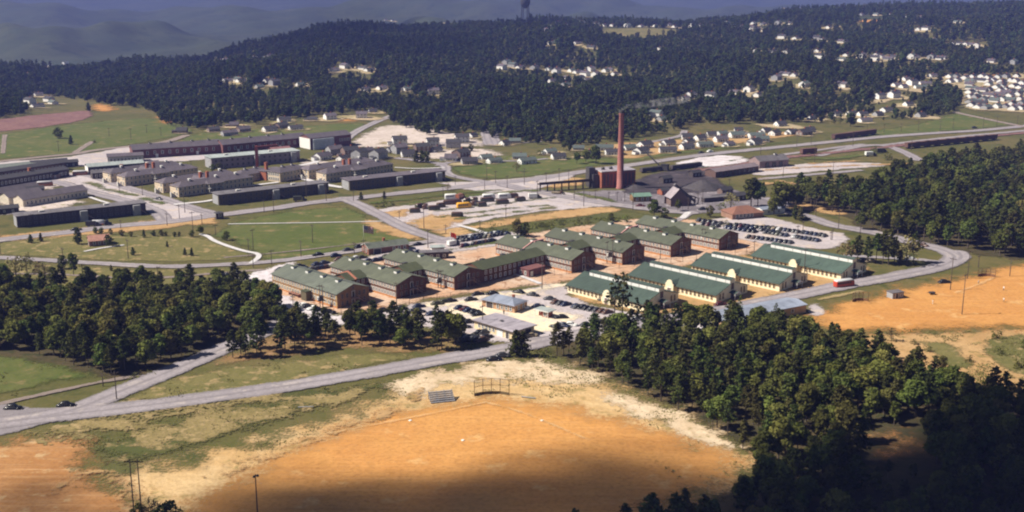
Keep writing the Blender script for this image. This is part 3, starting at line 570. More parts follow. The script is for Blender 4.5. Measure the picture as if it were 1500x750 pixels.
# --- the four cream halls with teal roofs and white clerestory strips
halls = [(-263, -229, 290.5, -244, 'cream hall with teal roof beside the slanted row of parked cars'), (-256.5, -218.4, 316.2, -237.2, 'cream hall with teal roof, second from the gravel station lot'), (-249, -211.2, 343.8, -230.3, 'cream hall with teal roof, third from the gravel station lot, left of the red bus'), (-241.5, -203.4, 372.2, -222.6, 'cream hall with teal roof farthest right, behind the red bus')]
HW = 18.6
for i, (u0, u1, v, ub, lab) in enumerate(halls):
    L = u1 - u0; t = empty('cream_hall', UV((u0 + u1) / 2, v + HW / 2), R(-45), lab, 'hall', 'cream halls with teal roofs')
    x, y = L / 2, HW / 2; yb, zb = 1.5, 5.3
    b = MB()
    for s in (-1, 1):
        q = [(-x, s * y, 0), (x, s * y, 0), (x, s * y, 3.0), (-x, s * y, 3.0)]; b.quad(q if s < 0 else q[::-1])
        b.quad([(s * x, -s * y, 0), (s * x, s * y, 0), (s * x, s * y, 3.0), (s * x, s * yb, zb), (s * x, s * yb * .95, 6.7), (s * x, 0, 7.0), (s * x, -s * yb * .95, 6.7), (s * x, -s * yb, zb), (s * x, -s * y, 3.0)] if s > 0 else [(-x, y, 0), (-x, -y, 0), (-x, -y, 3.0), (-x, 0, 5.9), (-x, y, 3.0)])
    b.build('wall', CREAM, t)
    b = MB(); ox = x + .4; k = (zb - 3) / (y - yb); ye = y + .7; ze = 3 - .7 * k + .03; x0 = -x + 3.2
    for s in (-1, 1):
        for z, fl in ((.2, 0), (0, 1)):
            q = [(-ox, s * ye, ze + z), (ox, s * ye, ze + z), (ox, s * yb, zb + z), (x0, s * yb, zb + z), (-ox, s * .02, 6.02 + z)]
            if (s > 0) ^ (fl == 1): q = q[::-1]
            b.quad(q)
        q = [(-ox, s * ye, ze), (ox, s * ye, ze), (ox, s * ye, ze + .2), (-ox, s * ye, ze + .2)]; b.quad(q if s < 0 else q[::-1])
        b.quad([(ox, s * ye, ze), (ox, s * yb, zb), (ox, s * yb, zb + .2), (ox, s * ye, ze + .2)])
        q = [(x0 - .2, s * (yb + .12), 6.85), (ox, s * (yb + .12), 6.85), (ox, 0, 7.15), (x0 - .2, 0, 7.15)]; b.quad(q if s < 0 else q[::-1])
        q = [(x0 - .2, s * (yb + .12), 6.75), (ox, s * (yb + .12), 6.75), (ox, 0, 7.05), (x0 - .2, 0, 7.05)]; b.quad(q if s > 0 else q[::-1])
    b.quad([(-ox, -.02, 6.2), (x0, -yb, zb + .2), (x0, yb, zb + .2), (-ox, .02, 6.2)]); b.build('roof', TEAL, t)
    b = MB()
    for s in (-1, 1): b.box((x0 + x) / 2, s * (yb - .1), zb + .1, 6.82, x - x0 - .1, .12)
    for j in range(9): b.box(x0 + (x - x0) * (j + .5) / 9, -yb - .0, zb + .2, 6.8, .1, .16, mi=1)
    b.box(x0, 0, zb, 6.9, .1, 2.7, mi=0); b.build('clerestory', [WHITE, LOUV], t)
    bx = ub - (u0 + u1) / 2; wm = winmesh(.75, 1.25, M('cream_trim', (.55, .42, .24)))
    n1 = int((bx - 2.4 + x) / 1.75)
    for j in range(n1): onside(t, wm, 'window', 'F', L, HW, -x + .9 + j * 1.75, 1.75)
    n2 = int((x - bx - 2.4) / 1.75)
    for j in range(n2): onside(t, wm, 'window', 'F', L, HW, bx + 2.9 + j * 1.75, 1.75)
    # bay with a rounded parapet
    b = MB(); arc = [(-1.7, 0), (1.7, 0), (1.7, 3.7), (1.35, 3.7)] + [(1.35 * math.cos(a), 3.8 + 1.25 * math.sin(a)) for a in np.linspace(0, math.pi, 9)] + [(-1.35, 3.7), (-1.7, 3.7)]
    b.quad([(a, -1.5, z) for a, z in arc]); b.quad([(a, -1.15, z) for a, z in arc][::-1])
    for a, c in zip(arc, arc[1:] + arc[:1]): b.quad([(a[0], -1.5, a[1]), (a[0], -1.15, a[1]), (c[0], -1.15, c[1]), (c[0], -1.5, c[1])][::-1])
    b.box(0, .6, 0, 3.6, 3.0, 3.5); b.quad([(-1.6, -1.15, 3.6), (0, -1.15, 4.5), (0, 4.6, 4.5), (-1.6, 2.6, 3.6)], 1); b.quad([(1.6, 2.6, 3.6), (0, 4.6, 4.5), (0, -1.15, 4.5), (1.6, -1.15, 3.6)], 1)
    o = b.build('entrance_bay', [CREAM, TEAL], t, (bx, -y, 0)); place('door', doormesh(1.3, 2.2, BRWALL), o, (0, -1.5, .03))
    tw = winmesh(.75, 1.9, M('cream_trim', ()))
    for pz in (-7.2, -5.4, 5.4, 7.2): onside(t, tw, 'window', 'R', L, HW, pz, 1.9)
    onside(t, MB().box(0, -.06, -1.1, 1.1, 1.5, .12).mesh('louver', BRWALL), 'louver', 'R', L, HW, 0, 4.3)
    b = MB(); b.quad([(-1.9, -2.6, 2.3), (0, -2.6, 2.95), (0, .02, 2.95), (-1.9, .02, 2.3)]).quad([(1.9, .02, 2.3), (0, .02, 2.95), (0, -2.6, 2.95), (1.9, -2.6, 2.3)])
    b.quad([(-1.9, -2.6, 2.3), (1.9, -2.6, 2.3), (0, -2.6, 2.95)], 1); b.quad([(-1.9, -2.6, 2.28), (-1.9, .0, 2.28), (1.9, .0, 2.28), (1.9, -2.6, 2.28)], 1)
    for s in (-1, 1): b.box(s * 1.7, -2.4, 0, 2.3, .18, .18, mi=1)
    b.box(0, -1.3, 0, .3, 3.6, 2.5, mi=2); o = onside(t, b.mesh('porch', [TEAL, WHITE, BRWALL]), 'porch', 'R', L, HW, 0, 0)
    onside(t, doormesh(1.6, 2.0, DARKW), 'door', 'R', L, HW, 0, .3)
# --- buildings on the station lot and by the road
p = G(745, 446, 0)
bldg('filling_station', 'brick station with blue grey hipped roof in the middle of the pale lot', 'station', None, (-2.5, 372.8, 0), -36, 13.5, 7.2, 3.0, 4.4, M('tan_brick', (.46, .27, .15)), BLUER, 'hip', wins=[('R', 1.6, 2, -2.6, 2.6, .9, 1.2), ('F', 1.5, 4, -1, 6, .9, 1.3)], doors=[('F', -3.5, 2.6, 2.4, DARKW)], oh=.7, chim=[(3, 1, .7, .3)])
bldg('garage', 'long low garage with flat lilac grey roof beside the foreground road', 'garage', None, (-2.5, 346.8, 0), -45, 17, 9.5, 2.8, 2.8, M('cream_block', (.72, .58, .36), (.6, .48, .3)), LILAC, 'flat', wins=[('F', 1.6, 5, -7, 1, .9, 1.0)], doors=[('F', 3, 2.4, 2.3, WHITE), ('F', 6.3, 1.2, 2.1, DARKW), ('R', 2, 2.6, 2.4, DARKW)], oh=.7, vents=[(-1, 0, .7)], edge=M('dark_fascia', (.10, .075, .06)))
# pump island canopy
p = G(799, 464); t = empty('pump_canopy', p, R(-40), 'small brick pump kiosk with pale flat canopy on the station lot', 'kiosk')
MB().box(.8, 0, 0, 2.3, 2.6, 2.4).build('wall', REDB, t); MB().box(-.3, 0, 2.35, 2.6, 6.2, 4.2, top=1).build('roof', [WHITE, PALER], t)
for sx, sy in ((-3, -1.7), (-3, 1.7), (2.3, -1.7)): MB().box(sx, sy, 0, 2.35, .16, .16).build('post', WHITE, t)
place('window', winmesh(1.2, 1.1), t, (.8, -1.2, 1.3))
for k in (-1, 1): MB().box(-2, k * .5, 0, 1.6, .5, .45, topin=.05).box(-2, k * .5, 1.6, 1.9, .32, .3, mi=1).build('fuel_pump', [M('pump_red', (.45, .06, .04)), WHITE], t)
bldg('roadside_hall', 'long cream building with blue grey roof behind the pines by the orange field', 'hall', None, (79, 361.8, 0), 30, 36, 9.0, 2.9, 3.6, M('tan_block', (.58, .38, .20), (.48, .31, .17)), BLUER, wins=[('R', 1.7, 2, -3, 3, 1.2, 1.0), ('F', 1.6, 7, -14, 14, 1.1, 1.0)], doors=[('L', 0, 2.4, 2.2, WHITE)], oh=.5, vents=[(-8, 0, .9)])
bldg('roadside_shed', 'white lean-to shed at the left end of the roadside building', 'shed', None, G(1064, 484) + Vector((2.2, 3, 0)), 30, 6, 6, 2.6, 3.2, WHITE, PALER, oh=.3, wins=[('F', 1.4, 2, -2, 2, .9, .9)])
bldg('gatehouse', 'small brick gatehouse with grey green roof by the flagpole road', 'gatehouse', None, G(569, 370) + Vector((-1.5, 3.2, 0)), 29.5, 17.5, 7, 2.7, 4.0, M('dark_brick', (.25, .11, .075)), SLATEG, wins=[('L', 1.5, 2, -2.6, 2.6, .9, 1.2), ('F', 1.5, 3, 1, 8, 1.0, 1.2)], doors=[('F', -5, 3, 2.1, DARKW)], chim=[(-.5, .5, .8, 1.1)], oh=.5, edge=WHITE)
t = empty('equipment_shed', G(1311, 436), R(20), 'small grey shed standing alone on the orange ball field', 'shed')
MB().box(0, 0, 0, 2.2, 4.6, 3.2).box(0, 0, 2.2, 2.36, 5.0, 3.6, mi=1).build('wall', [GREYW, GREYR], t); onside(t, doormesh(1, 1.9, DARKW), 'door', 'F', 4.6, 3.2, -.6, .02)
onside(t, winmesh(.8, .7), 'window', 'F', 4.6, 3.2, 1.3, 1.3)
# --- H-plan dormitories, tan walls, purple-grey hip roofs
def dorm(label, fx, fy, ang, L, gap, barL=None):
    """front bar's left end lies at fx, fy"""
    d = Vector((math.cos(R(ang)), math.sin(R(ang)), 0)); n = Vector((-d.y, d.x, 0)); WD = 8.5; e, rd = 5.2, 7.0
    t = empty('dormitory', Vector((fx, fy, 0)) + d * L / 2 + n * WD / 2, R(ang), label, 'dormitory', 'tan dormitories with hipped roofs')
    for j in (0, 1):
        y = j * (WD + gap); w0 = place('wall', wallmesh(L, WD, e, rd, DORM, True), t, (0, y, 0)); r0 = place('roof', roofmesh(L, WD, e, rd, PURP, 'hip', .6), t, (0, y, 0))
        nw = int(L / 2.3)
        for z in (1.5, 4.0):
            for q in range(nw):
                if j == 0 or q < 3 or q > nw - 5: onside(t, winmesh(1.0, 1.3), 'window', 'F', L, WD, -L / 2 + L * (q + .5) / nw, z).location.y += y
            o = onside(t, winmesh(1.0, 1.3), 'window', 'L', L, WD, 2.5, z); o.location.y += y
        o = onside(t, doormesh(1.1, 2.1, DARKW), 'door', 'L', L, WD, 0, .1); o.location.y += y
        b = MB(); [b.box(.0 + k * .3, -.7, 0, 2.7 - k * .24, .3, 1.0) for k in range(10)]; b.build('outside_stair', LOUV, t, (-L / 2 - 3.2, y - 1.5, 0)).rotation_euler.z = 0
        for k in (-.3, .05, .32): MB().box(0, 0, -.3, .7, 1, 1).box(0, 0, .7, .85, 1.3, 1.3).build('roof_vent', WHITE, t, (L * k, y, rd))
    MB().box(0, 0, 0, 4.9, 9, gap + .02).build('link_wall', DORM, t, (-2, WD / 2 + gap / 2, 0))
    b = MB(); b.quad([(-5, -gap / 2 - 3, 4.9), (0, -gap / 2 - 3, 6.6), (0, gap / 2 + 3, 6.6), (-5, gap / 2 + 3, 4.9)]).quad([(0, -gap / 2 - 3, 6.6), (5, -gap / 2 - 3, 4.9), (5, gap / 2 + 3, 4.9), (0, gap / 2 + 3, 6.6)]); b.build('link_roof', PURP, t, (-2, WD / 2 + gap / 2, 0))
    b = MB().box(0, -1.6, 4.9, 5.2, 9, 3.4); [b.box(x, -3.1, 0, 4.9, .3, .3) for x in (-4, 0, 4)]; b.box(0, -1.6, 2.5, 2.65, 8.6, 3.2)
    b.quad([(-4.8, -3.5, 5.2), (4.8, -3.5, 5.2), (3.5, .4, 6.4), (-3.5, .4, 6.4)], 1); b.quad([(-4.8, -3.5, 5.2), (-3.5, .4, 6.4), (-4.6, .4, 5.2)], 1); b.build('porch', [LOUV, PURP], t, (-2, -WD / 2, 0))
    for k in (-.06, .03): MB().box(0, 0, -1, 2.6, 1.3, 1.3).build('chimney', REDB, t, (L * k, WD * .8, rd - .6))
    return t
dorm('tan H shaped dormitory nearest the curving boulevard, in front of its twin', -165.5, 567, 45, 43, 7)
dorm('tan H shaped dormitory behind its twin on the boulevard', -201.5, 596, 46, 43, 7)
dorm('tan H shaped dormitory behind the olive flat roofed barrack', -98.5, 606.5, 45.5, 46, 7)
bldg('dormitory', 'cream fronted dormitory wing with hipped grey roof and white end facing the boulevard', 'dormitory', 'tan dormitories with hipped roofs', (-121.5, 621, 0), 55, 22, 11, 5.2, 7.0, DORM, PURP, 'hip', wins=[('L', 1.5, 6, -5, 5, 1, 1.3), ('L', 4, 6, -5, 5, 1, 1.3), ('F', 4, 7, -9, 9, 1, 1.3), ('F', 1.5, 7, -9, 9, 1, 1.3)], oh=.6, vents=[(-4, 0, 1.0), (3, 0, 1.0)])
bldg('dormitory', 'low grey roofed dormitory wing with white end, left of the brick link block', 'dormitory', 'tan dormitories with hipped roofs', (-141, 618, 0), 55, 22, 10, 4.2, 6.0, DORM, PURP, 'hip', wins=[('L', 1.5, 5, -4, 4, 1, 1.3), ('F', 2.6, 7, -9, 9, 1, 1.3)], oh=.6, vents=[(-4, 0, 1.0), (3, 0, 1.0)])
bldg('brick_link', 'red brick boiler block with chimney between two grey roofed dormitories', 'boiler house', None, (-131, 622, 0), 55, 14, 8, 4.6, 4.6, REDB, PURP, 'flat', wins=[('F', 2.5, 3, -5, 5, 1, 1.3)], chim=[(-2, 1, 1.4, 4)], oh=.2)
# --- flat roofed barracks and halls of the upper town
def flatrow(lab, fx, fy, ang, L, W, e, wm, rm, n=14, two=True, pale=None, name='flat_roofed_barrack', cat='barracks', group='long flat roofed barracks'):
    d = Vector((math.cos(R(ang)), math.sin(R(ang)), 0)); nn = Vector((-d.y, d.x, 0))
    wn = [('F', e * .72, n, -L / 2 + 1, L / 2 - 1, 1.1, 1.1)] + ([('F', e * .28, n, -L / 2 + 1, L / 2 - 1, 1.1, 1.0)] if two else [])
    t = bldg(name, lab, cat, group, Vector((fx, fy, 0)) + d * L / 2 + nn * W / 2, ang, L, W, e, e, wm, rm, 'flat', wins=wn, oh=.5, wfm=M('dull_trim', (.16, .13, .13)))
    for sx in ((-.0, .42) if two else (.1,)):
        o = MB().box(0, -1.0, 0, e * .95, 3.2, 2.0).build('stair_tower', GREYW, t, (L * sx, -W / 2, 0))
        b = MB(); [b.box(1.8 + k * .32, -1.2, e * .5 - (k + 1) * .24, e * .5 - k * .24, .34, 1.0) for k in range(8)]; b.bar((1.6, -1.75, e * .5 + .8), (4.4, -1.75, .8), .1); b.build('outside_stair', M('stair_wood', ()), t, (L * sx, -W / 2, 0))
    onside(t, MB().box(0, -.05, 0, e * .9, W * .82, .1).mesh('end_panel', GREYW), 'end_panel', 'L', L, W, 0, .1)
    for sx in (-.3, .2): MB().box(0, 0, 0, .7, 2.2, 1.2).build('roof_hatch', LOUV, t, (L * sx, 0, e + .28))
    return t
flatrow('dark flat roofed barrack beside the main street, left of centre', -140.5, 546.3, 35, 58, 8.5, 5.0, OLIVEW, GREYR, 20)
flatrow('brown flat roofed barrack below the H shaped dormitory at centre', -83, 584.5, 32.5, 56, 10, 5.0, OLIVEW, PURP, 20)
flatrow('dark grey flat roofed barrack at the far left along the street', -216.5, 496.5, 33, 56, 8, 5.0, DARKW, GREYR, 20)
flatrow('long two-storey hall with pale flat roof behind the boulevard dormitories', -170, 650, 32, 53, 12, 6.2, M('mauve_board', (.30, .25, .27), (.24, .2, .22), stripe=1), PALER, 16, True, None, 'flat_roofed_hall', 'hall', None)
bldg('apartment_block', 'maroon brick apartment row with purple roof, left of the white fronted theatre', 'apartments', 'maroon brick rows', (-205, 702, 0), 26, 52, 11, 5.6, 8.0, MAROON, PURP, wins=[('F', 3.2, 11, -24, 24, 1.3, 1.8)], doors=[('F', -12, 1.2, 2.2, WHITE), ('F', 12, 1.2, 2.2, WHITE)], vents=[(-15, 0, 1), (-3, 0, 1), (10, 0, 1), (20, 0, 1)])
bldg('apartment_block', 'maroon brick row with purple roof joined to the white fronted theatre', 'apartments', 'maroon brick rows', (-157.5, 726, 0), 36, 56, 11, 5.8, 8.2, MAROON, PURP, wins=[('F', 3.2, 12, -26, 22, 1.3, 1.8)], doors=[('F', -18, 1.2, 2.2, WHITE), ('F', 10, 1.2, 2.2, WHITE)], vents=[(-20, 0, 1), (-8, 0, 1), (4, 0, 1), (14, 0, 1)])
t = bldg('theatre', 'theatre with white panelled front and maroon brick side among the upper buildings', 'theatre', None, (-119, 737, 0), 40, 30, 13, 7.2, 9.2, MAROON, PURP, wins=[('F', 4.4, 4, 6, 14, 1.2, 1.6)])
onside(t, MB().box(0, -.1, .3, 6.9, 13, .2).mesh('white_end', WHITE), 'white_end', 'L', 30, 13, 0, 0); MB().box(-6, -7.3, .2, 6.6, 15, 1.4).build('white_front', M('pale_blue_panel', (.62, .66, .74), stripe=1.2), t)
bldg('maroon_store', 'small maroon brick store in front of the theatre row', 'store', None, G(410, 226), 34, 12, 7, 3.4, 4.6, MAROON, M('maroon_roof', (.24, .11, .11)), oh=.4, wins=[('F', 1.8, 3, -4, 4, 1, 1.2)])
MBp = empty('red_smokestack', G(377, 247), 0, 'thin red smokestack with angled duct by the pale flat roofed hall', 'chimney')
MB().box(0, 0, 0, 13, 1.6, 1.6).build('stack', M('red_metal', (.22, .05, .045)), MBp); MB().bar((.8, 0, 12.4), (11, 6, 12.6), .9, .9).build('duct', M('red_metal', ()), MBp)
# shops and sheds at the far left
for k, (x, y, L, W, a, e, rm, wm, lab) in enumerate([(35, 304, 34, 9, 52, 3.6, PURP, M('pale_tan_board', (.62, .55, .45)), 'tan long hut with curved purple roof by the left boulevard'), (14, 300, 18, 9, 52, 3.4, PURP, M('pale_tan_board', ()), 'short tan hut left of the long purple roofed hut'),
        (0, 292, 22, 8, 54, 3.0, PURP, DARKW, 'low dark hut at the left edge beyond the tan huts'), (-25, 279, 50, 9, 54, 4.2, DKROOF, DARKW, 'dark long shed at the left edge, lower of two'), (-30, 268, 52, 8, 54, 4.2, DKROOF, M('rust_boards', (.13, .075, .06), stripe=.5), 'dark long shed at the left edge, upper of two'), (-25, 256, 40, 11, 40, 2.6, M('green_grey_sheet', (.15, .17, .155)), DARKW, 'wide low shed with green grey roof at left edge'),
        (130, 257, 30, 9, 30, 4.6, PALER, DARKW, 'dark shed with pale roof and white end beside the plaza'), (136, 263, 27, 6, 30, 3.4, GREYR, DARKW, 'lean dark shed in front of the pale roofed shed on the plaza'), (192, 252, 16, 8, 30, 3.6, PURP, GREYW, 'grey shed on the plaza right of the dark sheds'), (158, 240, 20, 9, 20, 4.0, PURP, LOUV, 'light grey store house left of the maroon apartment row')]):
    p = G(x, y); d = Vector((math.cos(R(a)), math.sin(R(a)), 0)); n = Vector((-d.y, d.x, 0))
    t = bldg('long_hut' if k < 3 else 'long_shed', lab, 'hut' if k < 3 else 'shed', 'sheds and huts at the far left', p + d * L / 2 + n * W / 2, a, L, W, e, e + (2.0 if k < 3 else 1.2), wm, rm, 'gable', wins=[('F', e * .5, max(3, int(L / 2.2)), -L / 2 + 1, L / 2 - 1, 1.0, 1.4)], oh=.4, chim=[(L * .1, 1, 1.3, 1.6)] if k in (3, 7) else [])
    if k in (0, 1, 6): onside(t, MB().box(0, -.06, 0, e * .95, W * .95, .12).mesh('white_end', WHITE if k == 6 else M('pale_tan_board', ())), 'white_end', 'L', L, W, 0, .05)
bldg('cottage', 'small cottage with reddish roof behind round shrubs on the left lawn', 'cottage', None, G(145, 358), 25, 8, 6, 2.4, 4.0, M('maroon_wall', (.26, .15, .14)), M('pink_roof', (.42, .21, .16)), wins=[('F', 1.3, 3, -3, 3, .9, 1.1)], doors=[('L', 0, .9, 2, WHITE)])
bldg('guard_hut', 'tiny dark guard hut at the street corner', 'hut', None, G(321, 320), 30, 3.4, 3.2, 2.8, 3.4, DARKW, DKROOF, 'hip', oh=.3, wins=[('F', 1.7, 1, -1, 1, 1.2, 1.0), ('L', 1.7, 1, -1, 1, 1.2, 1.0)])
bldg('scale_hut', 'low white hut with flat roof beside the gravel lot near the flags', 'hut', None, G(641, 370), 10, 5, 4, 2.4, 2.4, WHITE, PALER, 'flat', oh=.4, wins=[('F', 1.3, 2, -2, 2, 1, 1)])
bldg('carport', 'dark open carport with pale roof behind the second barrack wing', 'carport', None, G(636, 378), 10, 11, 4, 2.6, 2.6, DARKW, GREYR, 'flat', oh=.3, wins=[('F', 1.3, 4, -5, 5, 1, 1)])
bldg('boiler_cottage', 'brown cottage with rust red hipped roof beside the crowded upper car lot', 'cottage', None, G(1086, 320) + Vector((1, 4, 0)), 20, 16, 10, 3.0, 5.2, M('brown_stucco', (.30, .17, .12)), RUST, 'hip', wins=[('F', 1.6, 5, -6.5, 3, 1.4, 1.5)], doors=[('R', 0, 1, 2, DARKW)], oh=.9)
bldg('store_shed', 'low shed with blue grey roof right of the rust roofed cottage', 'shed', None, G(1128, 312), 20, 12, 6, 2.5, 3.2, WHITE, BLUER, oh=.4, wins=[('F', 1.3, 3, -4, 4, 1, 1)])
# --- steam plant
t = empty('steam_plant', (46.3, 591.0, 0), R(21), 'red brick steam plant with tall bays beside the big chimney', 'power plant')
place('wall', wallmesh(19.5, 11, 8.4, 8.4, REDB, True), t, (9.7, 5.5, 0)); MB().box(9.7, 5.5, 8.4, 8.75, 19.9, 11.4, top=1).build('roof', [LOUV, LILAC], t)
for k in range(9): MB().box(0, -.08, -2.9, 2.9, 1.1, .16).build('window', M('plant_glass', (.12, .06, .05), rough=.4), t, (1.6 + k * 2.05, 0, 4.3))
for k in range(3): place('window', winmesh(1.6, 1.6), t, (0, 5.5, 1.8 + 2.5 * k), R(-90))
for x in (3.5, 8): MB().lathe([(1.0, 8.7), (1.0, 9.6), (.6, 10.0)], 10).build('roof_ventilator', STEEL, t, (x, 6, 0), smooth=True)
MB().box(0, 0, 0, 10.2, 3.4, 4.4).box(1.2, -3, 0, 7.0, 3, 2.4).build('coal_hoist', STEEL, t, (-3.2, 7, 0))
t = empty('smokestack', G(908, 276), 0, 'tall tapering red brick chimney rising above the steam plant', 'chimney')
MB().lathe([(2.0, 0), (2.0, .6), (1.75, .8), (1.22, 38), (1.36, 38.2), (1.36, 39)], 24, cap=False).lathe([(1.1, 39), (1.05, 37)], 24, cap=False).build('shaft', STACK, t, smooth=True); MB().lathe([(1.4, 39.0), (1.4, 40.6), (1.1, 40.6), (1.05, 38)], 24, cap=False).build('sooty_cap', SOOT, t, smooth=True)
MB().bar((1.78, -.2, 2), (1.36, -.2, 38), .35, .1).build('ladder', STEEL, t)
bldg('plant_office', 'small office with green roof in front of the brick steam plant', 'office', None, G(939, 296) + Vector((0, 3, 0)), 12, 9, 6, 2.8, 3.9, M('olive_brick', (.22, .13, .05)), M('jade_roof', (.14, .24, .19)), wins=[('F', 1.5, 3, -4, 4, 1, 1.2)], oh=.5)
t = empty('coal_tipple', G(997, 300), R(15), 'timber coal tipple with sloping chutes on the ash yard', 'tipple')
b = MB(); b.quad([(-7, -4, 4), (-2.5, -4, 8.5), (-2.5, 4, 8.5), (-7, 4, 4)], 0).quad([(-2.5, -4, 8.5), (3.5, -4, 3), (3.5, 4, 3), (-2.5, 4, 8.5)], 0); b.build('roof', M('tipple_tin', (.30, .26, .29)), t)
b = MB(); b.quad([(-6.8, -3.9, 0), (3.3, -3.9, 0), (3.3, -3.9, 3), (-2.5, -3.9, 8.3), (-6.8, -3.9, 4)]).quad([(3.3, 3.9, 0), (-6.8, 3.9, 0), (-6.8, 3.9, 4), (-2.5, 3.9, 8.3), (3.3, 3.9, 3)]); b.box(-1.5, 0, 0, 3, 9, 7); b.build('wall', BRWALL, t)
MB().bar((-3.5, 0, 10.2), (7, -1, 1.5), 2.0, 1.2).build('chute', GREYR, t)
b = MB(); [b.bar((x, y, 0), (x + .5, y, 6 - x * .4), .3) for x in (4, 6, 8) for y in (-2, 2)]; b.bar((3.5, -2, 4.6), (9, -2, 3.0), .3).bar((3.5, 2, 4.6), (9, 2, 3.0), .3); b.build('trestle', WOOD, t)
bldg('ash_bunker', 'low dark bunker wall on the ash yard right of the tipple', 'bunker', None, G(1050, 295), 22, 16, 3, 2.2, 2.2, DARKW, GREYR, 'flat', oh=.1)
bldg('freight_shed', 'long brown freight shed with open front beyond the coal yard', 'shed', None, G(1072, 257) + Vector((1, 5, 0)), 36, 34, 8, 3.4, 4.6, M('brown_board', (.15, .085, .07), stripe=.6), M('plum_roof', (.19, .15, .17)), wins=[('F', 1.7, 8, -15, 15, 2.2, 1.9)], oh=.6, wfm=DARKW)
bldg('rail_store', 'brown storehouse with grey gabled roof at the end of the freight shed', 'storehouse', None, G(1124, 246) + Vector((2, 6, 0)), 24, 20, 10, 4.2, 6.4, M('mauve_wall', (.28, .2, .2)), GREYR, wins=[('F', 1.8, 3, -7, 7, 2.4, 2.4)], oh=.6, wfm=DARKW, vents=[(4, 0, 1.2)])
bldg('rail_hut', 'small dark hut beside the grey gabled rail storehouse', 'hut', None, G(1141, 243), 24, 7, 6, 2.8, 4, DARKW, GREYR, oh=.4)
for i, (x, y, L, W, e, wm, lab) in enumerate([(1018, 259, 6, 4, 2.6, DARKW, 'small black hut on the coal yard under the crane boom'), (1062, 284, 7, 4, 2.4, BRWALL, 'small brown hut among the coal piles'), (1080, 293, 8, 5, 2.6, DARKW, 'dark hut right of the ash bunker'), (972, 285, 5, 4, 2.4, REDB, 'tiny red hut between steam plant and tipple'), (975, 268, 6, 4, 2.8, DARKW, 'dark hut in the middle of the coal yard'), (12, 312, 9, 5, 2.6, DARKW, 'dark little hut below the tan huts at the left edge'), (75, 262, 9, 5, 2.6, BRWALL, 'brown hut between the left sheds and the plaza'), (52, 284, 8, 5, 2.8, DARKW, 'dark hut beside the rust bus on the left'), (62, 245, 12, 6, 3, GREYW, 'grey hut at the upper left street among sheds'), (85, 243, 10, 6, 3, BRWALL, 'brown hut at the upper left street among sheds'), (102, 244, 9, 5, 2.8, DARKW, 'dark hut left of the pale roofed shed')]):
    bldg('yard_hut', lab, 'hut', None, G(x, y), 30, L, W, e, e + 1.2, wm, DKROOF, oh=.3, wins=[('F', 1.4, 2, -L / 2 + .8, L / 2 - .8, .8, .8)])
# --- houses
HM = {}; FS = [.8]; HJ = random.Random(77)
def hmesh(kind):
    if kind in HM: return HM[kind]
    L, W, e, rd = {'a': (11, 7.5, 3.0, 5.2), 'b': (9, 7, 2.9, 5.4), 'c': (13, 7, 3.0, 4.8), 'd': (11, 8.5, 5.2, 7.4), 'n': (9, 7, 3.0, 5.6)}[kind]
    HM[kind] = (L, W, e, rd); return HM[kind]
def house(px, py, ang, kind, wm, rm, label, group, wing=False, name='house', parts=True):
    L, W, e, rd = hmesh(kind); p = G(px, py); k = (kind, wm.name, rm.name)
    if k not in WMESH: WMESH[k] = (wallmesh(L, W, e, rd, wm), roofmesh(L, W, e, rd, rm, oh=.5))
    if not parts:
        kk = k + ('one',)
        if kk not in WMESH:
            b = MB(); x, y = L / 2, W / 2
            for s in (-1, 1):
                q = [(-x, s * y, -1.5), (x, s * y, -1.5), (x, s * y, e), (-x, s * y, e)]; b.quad(q if s < 0 else q[::-1]); b.quad([(s * x, -s * y, -1.5), (s * x, s * y, -1.5), (s * x, s * y, e), (s * x, 0, rd), (s * x, -s * y, e)])
                q = [(-x - .4, s * (y + .5), e - .15), (x + .4, s * (y + .5), e - .15), (x + .4, 0, rd + .1), (-x - .4, 0, rd + .1)]; b.quad(q if s < 0 else q[::-1], 1)
            b.box(1, 0, rd - 1, rd + 1, .9, .9, mi=2); WMESH[kk] = b.mesh('house', [wm, rm, REDB])
        o = place(name, WMESH[kk], None, p, R(ang)); o.scale = (FS[0],) * 3; return tag(o, label, 'house', group)
    t = empty(name, p, R(ang + HJ.uniform(-28, 22)), label, 'house', group); t.scale = (HJ.uniform(.64, .86),) * 3
    place('wall', WMESH[k][0], t); place('roof', WMESH[k][1], t)
    for sd, a in (('L', -1.8), ('L', 1.8), ('F', -L * .3), ('F', L * .05), ('F', L * .32)): onside(t, winmesh(1.0, 1.3), 'window', sd, L, W, a, 1.6)
    if kind == 'd':
        for a in (-L * .3, L * .05, L * .32): onside(t, winmesh(1.0, 1.3), 'window', 'F', L, W, a, 4.1)
    onside(t, doormesh(1.0, 2.0, DARKW), 'door', 'F', L, W, -L * .13, .05)
    MB().box(0, 0, -1.2, 1.0, .9, .9).build('chimney', REDB, t, (L * .1, .5, rd))
    if wing: b = MB().box(0, 0, 0, 2.5, 4, 3.2).quad([(-2.2, -1.9, 2.4), (2.2, -1.9, 2.4), (2.2, 1.9, 3.0), (-2.2, 1.9, 3.0)], 1); b.build('side_room', [wm, rm], t, (-L / 2 - 2.02, -.5, 0))
    return t
WH2 = M('white_clapboard', (.80, .80, .80), (.70, .70, .71), stripe=.6, vary=.12)
